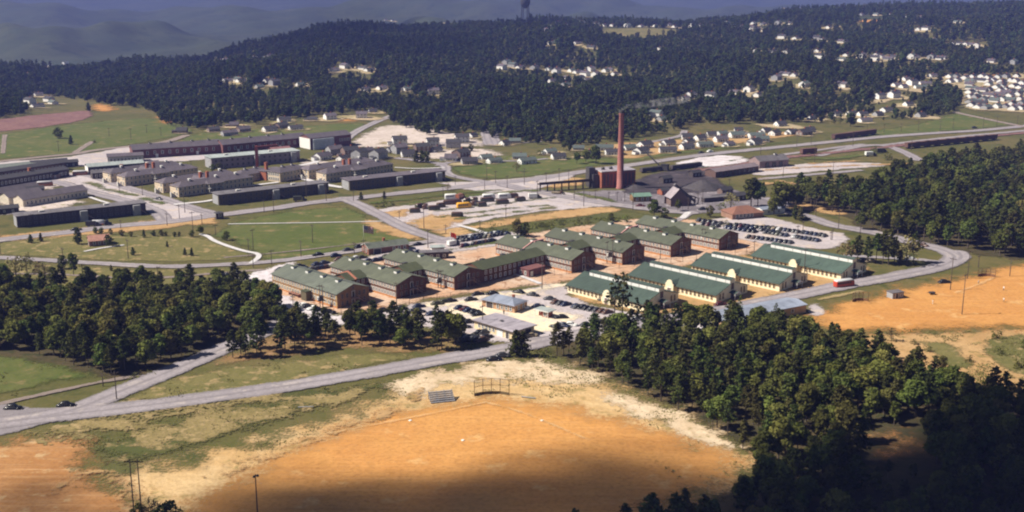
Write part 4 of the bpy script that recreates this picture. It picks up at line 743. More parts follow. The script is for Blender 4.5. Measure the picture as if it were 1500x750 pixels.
def town(rows, group, place_, parts=True, adj='white gabled house'):
    rows = sorted(rows); n = len(rows)
    for i, r in enumerate(rows):
        x, y, a, k, wc, rc = r; wm = {'w': WH2, 'b': BRWALL, 'g': GREYW}[wc]; rm = {'d': DKROOF, 'g': GRROOF, 'p': PURP}[rc]
        ad = {'w': 'white', 'b': 'brown', 'g': 'grey'}[wc] + ' ' + ('two-storey ' if k == 'd' else '') + 'house with ' + {'d': 'dark', 'g': 'greenish', 'p': 'purple'}[rc] + ' roof'
        house(x + HJ.uniform(-4, 4), y + HJ.uniform(-1.6, 1.6), a, k, wm, rm, olab(ad, i, n, place_), group, wing=(i % 3 == 0), parts=parts)
town([(583, 213, 30, 'd', 'w', 'd'), (634, 212, 30, 'd', 'w', 'd'), (680, 209, 35, 'd', 'w', 'd'), (692, 203, 30, 'b', 'w', 'd'), (588, 224, 40, 'd', 'g', 'p'), (622, 222, 40, 'd', 'b', 'd'), (643, 222, 30, 'b', 'w', 'd'), (665, 217, 25, 'd', 'g', 'd'), (672, 232, 40, 'd', 'b', 'd'), (600, 230, 20, 'n', 'w', 'd'), (663, 237, 15, 'n', 'w', 'p'), (687, 242, 20, 'a', 'g', 'd')], 'houses of the inner town', 'between the barrack and pine wood')
town([(470, 232, 40, 'a', 'w', 'p'), (490, 228, 40, 'd', 'g', 'p'), (500, 236, 40, 'a', 'w', 'd'), (513, 231, 40, 'd', 'b', 'd'), (530, 230, 45, 'd', 'g', 'd'), (556, 234, 45, 'd', 'g', 'd'), (542, 224, 40, 'a', 'g', 'p'), (572, 222, 35, 'a', 'g', 'd')], 'houses below the theatre', 'just right of the theatre')
town([(712, 233, 15, 'a', 'w', 'g'), (728, 240, 15, 'c', 'w', 'g'), (740, 213, 30, 'b', 'w', 'd'), (756, 209, 25, 'a', 'g', 'g'), (765, 232, 15, 'a', 'g', 'g'), (773, 238, 20, 'c', 'w', 'g'), (806, 226, 15, 'a', 'w', 'g'), (817, 234, 30, 'a', 'w', 'd'), (850, 220, 20, 'a', 'g', 'g'), (866, 231, 30, 'n', 'w', 'd'), (884, 220, 15, 'c', 'w', 'g'), (900, 227, 10, 'c', 'w', 'd'), (919, 221, 15, 'a', 'w', 'g')], 'houses behind the chimney', 'on the lawns left of the chimney')
town([(941, 224, 30, 'a', 'w', 'd'), (946, 215, 30, 'a', 'w', 'd'), (977, 213, 30, 'a', 'w', 'd'), (976, 222, 8, 'c', 'w', 'd'), (1012, 211, 30, 'a', 'w', 'd'), (1003, 219, 15, 'a', 'w', 'd'), (1022, 206, 30, 'b', 'w', 'd'), (1005, 205, 25, 'b', 'w', 'd'), (1036, 217, 5, 'c', 'w', 'g'), (1041, 199, 20, 'b', 'w', 'd'), (1054, 200, 20, 'a', 'w', 'g'), (1052, 209, 20, 'a', 'w', 'p'), (1068, 214, 25, 'a', 'w', 'p'), (1079, 195, 25, 'b', 'w', 'd'), (1077, 203, 20, 'a', 'w', 'g'), (1103, 213, 32, 'a', 'w', 'd'), (1105, 201, 10, 'c', 'w', 'g'), (1116, 207, 30, 'a', 'w', 'g'), (1118, 195, 20, 'b', 'w', 'd'), (1135, 198, 32, 'a', 'w', 'd'), (1143, 187, 25, 'b', 'w', 'd'), (1161, 196, 32, 'a', 'w', 'd'), (1176, 199, 30, 'a', 'b', 'd'), (1192, 176, 25, 'b', 'w', 'd'), (1187, 194, 30, 'b', 'w', 'd')], 'houses above the highway', 'in the rows above the highway')
town([(392, 192, 30, 'a', 'w', 'd'), (412, 188, 35, 'a', 'b', 'd'), (437, 190, 10, 'c', 'w', 'd'), (417, 178, 35, 'a', 'w', 'd'), (455, 177, 30, 'a', 'g', 'd'), (485, 175, 25, 'd', 'w', 'p'), (527, 174, 25, 'd', 'w', 'p'), (543, 167, 20, 'b', 'w', 'd'), (310, 193, 40, 'a', 'b', 'd'), (338, 197, 40, 'c', 'g', 'p'), (357, 193, 40, 'a', 'b', 'p'), (345, 187, 35, 'b', 'b', 'p'), (268, 196, 25, 'b', 'b', 'd')], 'houses at the edge of the left wood', 'along the wood edge above the lawns')
town([(1244, 171, 25, 'b', 'w', 'd'), (1267, 181, 25, 'c', 'w', 'p'), (1297, 166, 30, 'a', 'w', 'd'), (1261, 172, 15, 'b', 'w', 'd'), (1327, 156, 25, 'b', 'w', 'd'), (1313, 145, 30, 'd', 'w', 'd'), (1289, 147, 30, 'd', 'w', 'd'), (1307, 139, 30, 'a', 'w', 'p'), (1336, 125, 30, 'd', 'w', 'd'), (1325, 119, 30, 'b', 'w', 'p'), (1313, 128, 20, 'a', 'w', 'p'), (1353, 126, 5, 'c', 'w', 'p'), (1345, 132, 5, 'c', 'w', 'g'), (1363, 113, 30, 'a', 'w', 'p'), (1325, 130, 30, 'b', 'w', 'p'), (1347, 172, 30, 'b', 'g', 'd'), (1226, 172, 30, 'b', 'w', 'd'), (1285, 171, 30, 'b', 'g', 'd')], 'houses on the right hillside', 'among trees on the right hillside', False)
hr = []; rr = random.Random(5)
while len(hr) < 64:
    x = rr.uniform(1385, 1500); y = rr.uniform(114, 163)
    if y > 160 - (1500 - x) * .06 + 6 or y > 163 or (x < 1418 and y > 122) or any(abs(x - q[0]) < 9.5 and abs(y - q[1]) < 5.5 for q in hr) and len(hr) < 42 or any(abs(x - q[0]) < 6 and abs(y - q[1]) < 3.5 for q in hr): continue
    hr.append((x, y, rr.choice((-40, 40, 45, 50)), rr.choice('aabbc'), rr.choice('wwwwg'), rr.choice('dpg')))
for x, y, a, k, wc, rc in hr: house(x, y, a, k, {'w': WH2, 'g': GREYW}[wc], {'d': DKROOF, 'g': GRROOF, 'p': PURP}[rc], 'small white gabled house packed among others in the dense far right tract', 'houses of the dense far right tract', parts=False)
FARH = {'ridge': [(828, 39), (852, 36), (873, 38), (886, 39), (897, 39), (919, 40), (939, 40), (960, 40), (980, 38), (988, 41), (1005, 40), (1014, 40), (1025, 41), (1035, 41), (1045, 40), (1064, 37), (1073, 40), (1087, 41), (1094, 43), (1100, 44), (1110, 44), (1120, 46), (912, 33), (930, 33), (817, 35), (808, 41), (800, 46)],
 'village': [(751, 99), (762, 101), (783, 103), (804, 104), (815, 104), (837, 106), (831, 117), (857, 112), (865, 105), (887, 106), (900, 111), (860, 123), (828, 127), (873, 113), (846, 108), (893, 105), (815, 108), (808, 122), (850, 116), (742, 95), (735, 102)],
 'top': [(1153, 13), (1164, 12), (1170, 12), (1176, 12), (1211, 11), (1217, 11), (1224, 11), (1239, 9), (1249, 9), (1257, 9), (1267, 7), (1277, 7), (1289, 6), (1298, 8), (1307, 8), (1321, 7), (1329, 8), (1340, 9), (1351, 8), (1359, 9), (1367, 9), (1375, 9), (1383, 8), (1391, 9), (1399, 8), (1407, 8), (1417, 7), (1428, 6), (1439, 6), (1452, 5), (1463, 5), (1484, 4), (1493, 4)],
 'slope': [(1104, 36), (1118, 37), (1140, 36), (1155, 36), (1102, 43), (1145, 57), (1166, 58), (1197, 59), (1205, 61), (1232, 63), (1237, 63), (1214, 42), (1262, 23), (1283, 23), (1304, 24), (1327, 26), (1348, 27), (1390, 29), (1403, 34), (1345, 45), (1356, 45), (1368, 61), (1389, 68), (1395, 66), (1407, 66), (1415, 67), (1424, 68), (1430, 70), (1232, 89), (1241, 83), (1262, 85), (1283, 83), (1290, 85), (1281, 89), (1301, 88), (1309, 86), (1335, 86), (1341, 86), (1364, 87), (1373, 88), (1379, 87), (1107, 77), (1132, 77), (1152, 78), (1197, 77), (1201, 86), (1452, 92), (1484, 95), (1150, 111), (1163, 113), (1178, 128), (1234, 129), (1137, 118), (1110, 142), (1003, 147), (1012, 144), (1041, 144), (1076, 138), (1097, 135), (961, 172), (968, 178)],
 'left': [(388, 88), (395, 84), (372, 89), (351, 91), (331, 92), (323, 91), (393, 121), (402, 125), (353, 121), (333, 121), (349, 119), (242, 105), (75, 99), (96, 95), (536, 134), (559, 132), (597, 133), (530, 102), (541, 105), (490, 105), (505, 101), (725, 42), (655, 37), (575, 31), (565, 30), (845, 65), (866, 71), (808, 65), (966, 74), (56, 141), (44, 152), (72, 150), (55, 158), (78, 153), (40, 112), (380, 130), (440, 127)]}
FL = {'ridge': ('tiny white house in the row along the ridge meadow', 'houses along the ridge meadow'), 'village': ('tiny white house in the bright cluster in the middle of the far wood', 'houses of the mid wood cluster'), 'top': ('tiny white house in the line along the top right skyline', 'houses along the top right skyline'), 'slope': ('tiny pale house half hidden by trees on the far right slope', 'houses hidden on the far right slope'), 'left': ('tiny pale house half hidden in the far left and middle woods', 'houses hidden in the left and middle woods')}
CLEAR = []
for g_, L_ in FARH.items():
    for i, (x, y) in enumerate(L_):
        house(x, y, rr.choice((-45, -35, 45, 50, 55)), rr.choice('abcd'), WH2 if rr.random() < .8 else GREYW, rr.choice((PURP, GRROOF, DKROOF)), FL[g_][0], FL[g_][1], parts=False)
house(635, 139, 25, 'd', WH2, PURP, 'big white two-storey house alone in a gap of the middle wood', 'houses hidden in the left and middle woods')
for o in list(COL.objects):
    if o.get('category') == 'house': CLEAR.append((o.location.x, o.location.y))
# --- water tower on the ridge
p = Vector((1700 * (769 - 750) / F, 1700, 0)); t = empty('water_tower', (p.x, p.y, float(hgt(p.x, p.y)) + 2), 0, 'dark water tower standing on the wooded ridge against the blue hills', 'water tower')
b = MB(); t.scale = (1.45, 1.45, 1.25)
[b.bar((5 * math.cos(a), 5 * math.sin(a), -4), (3.6 * math.cos(a), 3.6 * math.sin(a), 23), .8) for a in (.5, 2.1, 3.6, 5.2)]; b.build('leg', STEEL, t)
MB().lathe([(1.0, 18), (4.2, 21.5), (4.8, 24), (4.8, 30), (3.2, 32.5), (.2, 33.5)], 16).build('tank', M('tank_paint', (.10, .10, .11)), t, smooth=True)
# ------------------------------------------------------------------ vehicles
def loft(b, st, mi=0, n=9):
    """st: (x, half width, z low, z high, roundness) sections along the length"""
    base = len(b.v)
    for x, hw, z0, z1, rd in st:
        for k in range(n):
            t = k / (n - 1); a = math.pi * t; c, s = math.cos(a), math.sin(a)
            e = 1 / rd; y = -hw * math.copysign(abs(c) ** e, c); z = z0 + (z1 - z0) * abs(s) ** e
            b.v.append((x, y, z))
    for i in range(len(st) - 1):
        for k in range(n - 1): b.f.append((base + i * n + k, base + (i + 1) * n + k, base + (i + 1) * n + k + 1, base + i * n + k + 1)[::-1]); b.m.append(mi)
    b.f.append(tuple(base + k for k in range(n))[::-1]); b.m.append(mi); b.f.append(tuple(base + (len(st) - 1) * n + k for k in range(n))); b.m.append(mi)
CHROME = M('chrome', (.55, .55, .56), rough=.25, metal=.9); RUBBER = M('rubber', (.02, .02, .02))
PAINT = {k: M('car_' + k, c, tuple(x * .85 for x in c), rough=.28) for k, c in dict(black=(.012, .012, .014), charcoal=(.04, .04, .045), navy=(.015, .022, .055), maroon=(.075, .015, .018), olive=(.055, .055, .03), tan=(.30, .24, .16), white=(.75, .75, .74), brown=(.09, .045, .03), red=(.50, .06, .03), yellow=(.75, .38, .02), silver=(.55, .55, .57), rust=(.28, .09, .04)).items()}
wheelme = MB().lathe([(.20, -.11), (.34, -.1), (.36, -.04), (.36, .04), (.34, .1), (.20, .11)], 14).lathe([(.20, -.09), (.20, .115)], 10, mi=1).mesh('wheel', [RUBBER, CHROME], True)
wheelme.transform(Matrix.Rotation(R(90), 4, 'X'))
CARM = {}
def car_parts(c):
    if c not in CARM:
        P = PAINT[c]; b = MB()
        loft(b, [(-2.35, .45, .42, .62, 2), (-2.2, .72, .35, .82, 2), (-1.7, .84, .3, .98, 2.2), (-.8, .88, .28, 1.0, 2.4), (.5, .88, .28, 1.0, 2.4), (1.0, .84, .28, 1.02, 2.2), (1.7, .62, .3, 1.0, 1.8), (2.15, .5, .32, .9, 1.8), (2.3, .34, .4, .7, 1.6)])
        for s in (-1, 1):
            for x0 in (-1.45, 1.45):
                b2 = MB(); loft(b2, [(x0 - .62, .10, .3, .42, 1.2), (x0 - .42, .2, .3, .72, 1.4), (x0, .24, .3, .86, 1.5), (x0 + .42, .2, .3, .74, 1.4), (x0 + .66, .08, .3, .44, 1.2)])
                o = len(b.v); b.v += [(x, y + s * .72, z) for x, y, z in b2.v]; b.f += [tuple(o + i for i in f) for f in b2.f]; b.m += b2.m
        body = b.mesh('body', P, True); b = MB(); loft(b, [(-1.75, .5, .9, 1.0, 2), (-1.35, .66, .9, 1.3, 2.2), (-.8, .72, .9, 1.55, 2.5), (.1, .73, .9, 1.6, 2.6), (.55, .68, .9, 1.5, 2.5), (1.0, .6, .9, 1.02, 2.3)])
        cab = b.mesh('cabin', P, True); out_ = [('body', body), ('cabin', cab)]
        for s in (-1, 1): out_.append(('side_window', MB().quad([(-1.0, s * .735, 1.1), (-.2, s * .745, 1.1), (-.2, s * .70, 1.42), (-.85, s * .69, 1.4)][::s]).quad([(-.2, s * .745, 1.1), (.62, s * .72, 1.1), (.45, s * .68, 1.4), (-.2, s * .70, 1.42)][::s]).mesh('side_window', GLASS)))
        out_.append(('windscreen', MB().quad([(.98, -.5, 1.1), (.98, .5, 1.1), (.60, .45, 1.46), (.60, -.45, 1.46)]).mesh('windscreen', GLASS))); out_.append(('rear_window', MB().quad([(-1.62, .36, 1.12), (-1.62, -.36, 1.12), (-1.25, -.34, 1.38), (-1.25, .34, 1.38)]).mesh('rear_window', GLASS)))
        for x in (-2.42, 2.42): out_.append(('bumper', MB().box(x, 0, .38, .54, .1, 1.7).mesh('bumper', CHROME)))
        CARM[c] = out_
    return CARM[c]
def car(p, ang, c, label, group=None, sc=1.0, cat='car', name='parked_car'):
    t = empty(name, p, R(ang), label, cat, group); t.scale = (sc, sc, sc)
    for n_, me in car_parts(c): place(n_, me, t)
    for x in (-1.42, 1.42):
        for s in (-1, 1): place('wheel', wheelme, t, (x, s * .74, .36))
    return t
crr = random.Random(3); PAL = ['black'] * 8 + ['charcoal'] * 4 + ['navy'] * 3 + ['maroon', 'olive', 'tan', 'brown', 'silver', 'olive', 'charcoal', 'navy']
def carrow(pts, ang, group, place_, adj='rounded 1940s sedan', j=4, cols=None, sc=1.0):
    if len(pts) > 8: pts = [(q[0] + crr.uniform(-.8, .8), q[1]) + tuple(q[2:]) for q in pts if crr.random() > .09]
    n = len(pts); pts = sorted(pts)
    for i, q in enumerate(pts):
        c = q[2] if len(q) > 2 else (cols[i] if cols else crr.choice(PAL)); a = (q[3] if len(q) > 3 else ang) + crr.uniform(-j, j) + (180 if crr.random() < .25 else 0)
        car(G(q[0], q[1]), a, c, olab(c + ' sedan', i, n, place_), group, sc)
def lin(a, b, n): return [(a[0] + (b[0] - a[0]) * i / max(n - 1, 1), a[1] + (b[1] - a[1]) * i / max(n - 1, 1)) for i in range(n)]
carrow(lin((815, 445), (897, 461), 12), 38, 'cars in the slanted row by the cream hall', 'in the row beside the nearest cream hall')
carrow([(760, 430, 'black', -30), (781, 434, 'black', -25), (806, 440, 'charcoal', -20)], -25, 'cars along the station lot fence', 'of three above the slanted row')
carrow([(674, 453, 'navy'), (681, 455, 'maroon'), (687, 457, 'navy'), (695, 459, 'black')], 35, 'cars left of the filling station', 'of the four left of the station')
carrow([(765, 453, 'white', 20), (788, 451, 'navy', 20), (822, 467, 'black', 5), (815, 481, 'charcoal', -30), (826, 479, 'navy', -30), (836, 478, 'white', -10)], 20, 'cars around the pump kiosk', 'around the pump kiosk')
carrow([(680, 481, 'black', 5), (687, 474, 'black', 10), (710, 489, 'charcoal', 30), (702, 490, 'black', 35), (724, 493, 'black', 20), (778, 494, 'tan', 15), (692, 496, 'olive', 40), (684, 499, 'black', 40), (712, 496, 'black', 40)], 20, 'cars beside the flat roofed garage', 'beside the flat roofed garage')
carrow([(660, 465, 'olive', 5), (647, 462, 'black', 10), (613, 451, 'navy', 20), (614, 458, 'black', -5), (589, 454, 'black', -5), (562, 457, 'black', 20), (533, 462, 'black', 10), (543, 462, 'charcoal', 10), (553, 464, 'black', 5), (520, 465, 'black', 15)], 10, 'cars on the pale track by the tree strip', 'between the barrack wings and tree strip')
carrow([(444, 450, 'white', 30), (451, 451, 'black', 30), (459, 454, 'white', 30), (466, 456, 'black', 30), (482, 459, 'black', 0)], 30, 'cars under the left wall of the nearest wing', 'under the nearest wing')
carrow(lin((314, 412), (346, 401), 8) + lin((370, 437), (383, 447), 6) + [(325, 420), (335, 417), (345, 423)], -40, 'cars at the left lot among the trees', 'in the white lot left of the nearest wing')
carrow([(466, 375, 'black'), (492, 376, 'navy'), (510, 368, 'charcoal'), (527, 363, 'black'), (612, 360, 'black')], 22, 'cars on the street behind the wings', 'on the street behind the barrack wings', j=3)
carrow([(439, 392), (456, 397), (464, 389), (475, 387), (466, 395), (473, 394), (479, 393), (449, 396)], 40, 'cars behind the nearest wing', 'in the lot behind the nearest wing')
carrow([(522, 380), (530, 379), (541, 384), (551, 383), (557, 382)], 35, 'cars behind the second wing', 'behind the second barrack wing')
carrow(lin((666, 356), (742, 344), 13), 60, 'cars in the back row of the flag lot', 'in the back row by the red flag')
carrow(lin((678, 362), (722, 354), 10), 60, 'cars in the front row of the flag lot', 'in the front row by the red flag')
carrow(lin((1024, 324), (1140, 342), 16), 55, 'cars in the long upper lot row', 'in the long row past the rust roofed cottage')
carrow(lin((1118, 334), (1208, 347), 15), 55, 'cars in the middle row of the upper lot', 'in the middle row of the upper lot')
carrow(lin((1122, 342), (1198, 354), 14), 55, 'cars in the crowded third row of the upper lot', 'in the third row of the upper lot')
carrow(lin((1097, 349), (1158, 357), 10), 55, 'cars in the front row of the upper lot', 'in the row nearest the cream halls')
carrow(lin((1030, 330), (1105, 341), 12), 55, 'cars along the near edge of the upper lot', 'along the left edge of the upper lot')
carrow(lin((1078, 331), (1140, 338), 11), 55, 'cars in the rearmost upper row', 'in the rearmost upper row by the cottage')
carrow(lin((672, 351), (736, 342), 12), 60, 'cars in the third row of the flag lot', 'in the third row of the flag lot')
carrow(lin((300, 419), (332, 408), 7) + lin((384, 432), (396, 442), 5), -40, 'more cars in the white lot', 'in the second row of the white lot')
carrow(lin((660, 492), (706, 500), 8), 40, 'vehicles along the road beside the garage', 'along the road left of the garage')
carrow([(744, 441), (721, 446), (848, 452), (860, 478), (880, 474), (905, 470), (640, 447), (652, 444), (700, 433), (868, 421), (900, 412), (1010, 466), (1022, 470), (985, 476)], 20, 'cars scattered on the station lot', 'scattered on the pale station lot')
carrow([(628, 455), (634, 462), (672, 466), (700, 463), (672, 470), (604, 459), (720, 432), (735, 430), (690, 441), (660, 443), (870, 434), (884, 440), (930, 470), (945, 466)], 25, 'more cars on the station lot', 'spread between garage and barrack wings')
carrow([(412, 397), (422, 394), (432, 398), (486, 383), (497, 382), (508, 381), (566, 378), (575, 376), (602, 372), (612, 371), (655, 372)], 30, 'cars strung along the back lot', 'strung along the back lot')
carrow([(1055, 448, 'maroon', 20), (1048, 485, 'black', 20), (1040, 482, 'charcoal', 10)], 20, 'cars by the roadside hall', 'near the nearest road end of the cream halls')
carrow([(1265, 383), (1275, 384), (1322, 382), (1330, 380), (1180, 322), (1152, 310), (1165, 312)], 10, 'cars among the trees of the upper lot', 'among the pines right of the cream halls')
for q in [(724, 529, 8, 'black', 'black sedan parked nose to tail in front, beside the foreground road'), (737, 523, 5, 'charcoal', 'charcoal sedan parked behind another beside the foreground road'), (20, 600, 0, 'black', 'black sedan driving at the left edge of the foreground road'), (97, 596, 6, 'black', 'black sedan at the fork of the foreground road'), (1383, 415, 10, 'black', 'black sedan parked on the orange field under the tall poles'), (1353, 361, -60, 'brown', 'brown car rounding the bend by the right wood'),
          (1027, 225, 25, 'black', 'tiny dark car on the highway left of a white one'), (1040, 223, 25, 'white', 'tiny white car on the highway above the coal yard'), (112, 338, 15, 'black', 'black car on the left street near the fuel truck'), (233, 293, -35, 'charcoal', 'dark car on the curving boulevard'), (938, 303, -10, 'maroon', 'maroon car on the road by the plant office'), (1427, 188, 15, 'black', 'tiny dark car on the highway at far right'), (1030, 308, 0, 'black', 'dark car on the ash yard beside the tipple')]:
    car(G(q[0], q[1]), q[2], q[3], q[4])
# --- buses and trucks
BUSM = {}
def bus_parts(c, rc, L):
    k = (c, rc, L)
    if k not in BUSM:
        x = L / 2; b = MB(); loft(b, [(-x, .9, .5, 2.2, 4), (-x + .15, 1.12, .42, 2.45, 5), (-x + .5, 1.2, .4, 2.5, 6), (x - .9, 1.2, .4, 2.5, 6), (x - .35, 1.12, .4, 2.3, 5), (x, .9, .5, 1.5, 4)], n=13)
        body = b.mesh('body', PAINT[c], True); b = MB(); loft(b, [(-x + .1, .9, 2.3, 2.5, 2), (-x + .5, 1.16, 2.25, 2.82, 2.4), (x - 1, 1.16, 2.25, 2.82, 2.4), (x - .4, .95, 2.2, 2.45, 2)])
        roof = b.mesh('roof', PAINT[rc], True); wm = MB().box(0, 0, 1.45, 2.1, .8, .05).mesh('window', GLASS); ws = MB().quad([(x - .32, -.95, 1.5), (x - .32, .95, 1.5), (x - .5, .9, 2.2), (x - .5, -.9, 2.2)]).mesh('windscreen', GLASS); BUSM[k] = (body, roof, wm, ws)
    return BUSM[k]
def bus(px, py, ang, c, rc, L, label, group=None, cat='bus', name='bus', sc=1):
    t = empty(name, G(px, py), R(ang), label, cat, group); t.scale = (sc,) * 3; bd, rf, wm, ws = bus_parts(c, rc, L)
    place('body', bd, t); place('roof', rf, t); place('windscreen', ws, t)
    n = int((L - 1.6) / 1.0)
    for i in range(n):
        for s in (-1, 1): place('window', wm, t, (-L / 2 + .9 + i * 1.0, s * 1.2, 0))
    for x in (-L * .28, L * .3):
        for s in (-1, 1): place('wheel', wheelme, t, (x, s * 1.05, .45), 0, 1.25)
    return t
bus(1236, 420, 22, 'red', 'silver', 8.0, 'red bus with silver roof on the road in front of the cream halls')
bus(679.5, 305, 18, 'yellow', 'yellow', 7.0, 'bright yellow school bus in the bus lot')
bus(66, 273, 18, 'rust', 'silver', 8, 'rust coloured bus with silver roof on the left plaza')
bus(118, 257, 12, 'rust', 'silver', 8, 'rust coloured bus with silver roof beyond the grass islands')
bl = [(614, 305, 50, 5), (623, 306, 80, 5), (636, 308, 15, 6.5), (608, 312, 8, 6), (646, 304, 30, 5), (659, 300, 15, 7.5), (669, 299, 20, 6), (694, 301, 70, 5), (706, 303, 25, 5.5), (714, 296, 15, 8), (736, 299, 18, 7.5), (752, 290, 15, 6), (762, 295, 30, 6.5), (670, 318, 0, 6.5), (684, 297, 60, 5), (695, 296, 60, 5)]
for i, (x, y, a, L) in enumerate(sorted(bl)): bus(x, y, a, crr.choice(('olive', 'brown', 'olive')), 'brown', L, olab('drab olive bus', i, len(bl), 'of the dark buses in the lot'), 'dark buses in the bus lot', sc=.86)
for i, (x, y) in enumerate([(716, 292), (739, 291), (661, 292)]): bus(x, y, 15, 'silver', 'white', 6.5, olab('silver white roofed bus', i, 3, 'of three along the back of the bus lot').replace('third from left', 'middle'), 'silver buses in the bus lot')
def truck(px, py, ang, c, lc, label, load='box', sc=1, group=None):
    t = empty('truck', G(px, py), R(ang), label, 'truck', group); t.scale = (sc,) * 3
    b = MB(); loft(b, [(1.0, .95, .5, 2.1, 3), (1.2, 1.0, .5, 2.2, 3.5), (2.0, .95, .5, 2.1, 3), (2.2, .8, .5, 1.35, 2.5), (3.1, .6, .5, 1.2, 2.2), (3.25, .4, .55, 1.0, 2)]); b.build('cab', PAINT[c], t, smooth=True)
    MB().quad([(2.16, -.75, 1.4), (2.16, .75, 1.4), (2.02, .7, 2.0), (2.02, -.7, 2.0)]).build('windscreen', GLASS, t); MB().box(-.3, 0, .55, .75, 6.2, .9).build('chassis', STEEL, t)
    if load == 'tank': b = MB(); loft(b, [(-3.4, .5, .8, 1.9, 1), (-3.2, .95, .75, 2.3, 1), (.6, .95, .75, 2.3, 1), (.8, .5, .8, 1.9, 1)], n=13); b.build('tank', PAINT[lc], t, smooth=True); MB().box(-1.3, 0, .75, 1.0, 4, 2.0).build('tank_skirt', PAINT['red'], t)
    else: MB().box(-1.3, 0, .8, 2.6 if load == 'box' else 1.4, 4.2, 2.1).box(-1.3, 0, 2.6 if load == 'box' else 1.4, 2.68 if load == 'box' else 1.42, 4.0, 1.9, mi=0).build('load_box', PAINT[lc], t)
    for x in (-2.2, 2.4):
        for s in (-1, 1): place('wheel', wheelme, t, (x, s * .85, .45), 0, 1.25)
truck(150, 331, 12, 'black', 'silver', 'fuel truck with silver tank and red skirt on the left street', 'tank', 1.25)
truck(138, 332, 12, 'charcoal', 'charcoal', 'dark box truck just behind the silver fuel truck')
truck(440, 295, 12, 'black', 'olive', 'dark covered truck on the street above the big lawn')
truck(818, 285, -15, 'brown', 'tan', 'small brown truck turning right of the bus lot', 'flat')
truck(784, 291, 10, 'olive', 'white', 'olive truck with white load at the right end of the bus lot')
truck(675, 291, 60, 'brown', 'rust', 'brown truck standing by the silver buses')
truck(665, 360, 40, 'black', 'white', 'white box truck at the left end of the flag lot', 'box', .9)
# --- railway
RAILC = MB(); RAILC.box(0, 0, .9, 2.6, 11, 2.6, topin=.0).box(0, 0, .6, .9, 11.4, 2.0); [RAILC.box(-5 + k * 2.0, s * 1.33, .9, 2.6, .2, .1) for k in range(6) for s in (-1, 1)]; RCM = RAILC.mesh('car_body', DARKW)
truckme = MB(); [truckme.box(x, 0, .25, .6, 1.2, 1.8) for x in (-.8, .8)]; truckme = truckme.mesh('bogie', STEEL)
def railcar(px, py, ang, label, group, boxcar=False, loc=None):
    t = empty('freight_car', loc or G(px, py), R(ang), label, 'freight car', group)
    if boxcar: MB().box(0, 0, .9, 3.6, 11, 2.8).box(0, 0, 3.6, 3.8, 11.2, 3.0).build('car_body', M('boxcar_brown', (.14, .07, .055), stripe=.5, vary=.4), t)
    else: place('car_body', RCM, t); MB().box(0, 0, 2.3, 2.75, 10.4, 2.3, topin=.5).build('coal_load', MATS['coal'] if False else SOOT, t)
    for x in (-3.6, 3.6): place('bogie', truckme, t, (x, 0, 0))
for i, q in enumerate([(950, 252), (966, 250), (994, 248), (1005, 246.5), (1016, 245)]): railcar(q[0], q[1], 33, olab('black coal hopper car', i, 5, 'of the hopper cars beyond the coal yard'), 'coal hopper cars')
a0, a1 = G(1336, 217), G(1450, 205.5); n = 9; d = (a1 - a0); an = math.degrees(math.atan2(d.y, d.x))
for i in range(n): railcar(0, 0, an, olab('brown boxcar', i, n, 'in the long freight train by the right wood'), 'boxcars of the long train', True, a0 + d * (i / (n - 1)))
a0, a1 = G(1228, 204), G(1274, 198); d = (a1 - a0); n = 4; an = math.degrees(math.atan2(d.y, d.x))
for i in range(n): railcar(0, 0, an, olab('dark boxcar', i, n, 'of the short string beside the highway'), 'boxcars beside the highway', True, a0 + d * (i / (n - 1)))
railcar(1184, 226, 25, 'dark boxcar standing alone on the siding left of the highway string', None, True)
for x, y in ((1292, 224), (1276, 229)): truck(x, y, 10, 'black', 'white' if x < 1280 else 'olive', ('white topped' if x < 1280 else 'olive') + ' truck standing on the yard left of the long freight train', 'box', 1.1)
t = empty('crane', G(972, 250), R(150), 'black locomotive crane with raised boom beyond the coal yard', 'crane')
MB().box(0, 0, .5, 1.1, 6, 2.6).build('undercarriage', STEEL, t); MB().box(-.8, 0, 1.1, 3.6, 4, 2.6).box(-.8, 0, 3.6, 3.8, 4.4, 3.0).build('cab', SOOT, t)
b = MB(); [b.bar((1, s * .7, 1.5), (11, s * .25, 9.5), .3) for s in (-1, 1)]; [b.bar((1 + k * 1.4, -.65 + k * .05, 1.5 + k * 1.12), (2.4 + k * 1.4, .65 - k * .05, 2.6 + k * 1.12), .16) for k in range(7)]; b.bar((11, 0, 9.5), (-1.5, 0, 3.8), .1); b.build('boom', STEEL, t)
b = MB(); [b.box(x, 0, 0, 4, .5, .5) for x in range(-14, 15, 4)]; b.box(0, 0, 3.6, 4.2, 30, 2.4).box(0, -1.1, 4.2, 5.0, 30, .15); o = b.build('coal_trestle', WOOD, None, G(828, 278), R(22)); tag(o, 'long dark timber coal trestle running left from the steam plant', 'trestle')
for i, (x, y, r, h_) in enumerate([(1030, 276, 11, 4.5), (1065, 290, 9, 2.5), (930, 276, 6, 2.5)]):
    b = MB(); n = 22; prof = [(r * (1 - z) ** .9, h_ * z) for z in np.linspace(0, .97, 8)]; b.lathe(prof, n, cap=True); pr = random.Random(i)
    b.v = [(x_ * (1 + .18 * math.sin(3 * math.atan2(y_, x_) + i) + pr.uniform(-.04, .04)), y_ * 1.0 + pr.uniform(-.2, .2), z_ + (pr.uniform(-.2, .2) if z_ > .1 else -.2)) for x_, y_, z_ in b.v]
    o = b.build('coal_pile', M('coal_heap', (.035, .03, .034), (.06, .052, .058), scale=1), None, G(x, y), 0, True); tag(o, ['big black coal pile right of the coal yard', 'low black coal pile behind the ash bunker', 'small black coal pile at the steam plant corner'][i], 'coal pile')
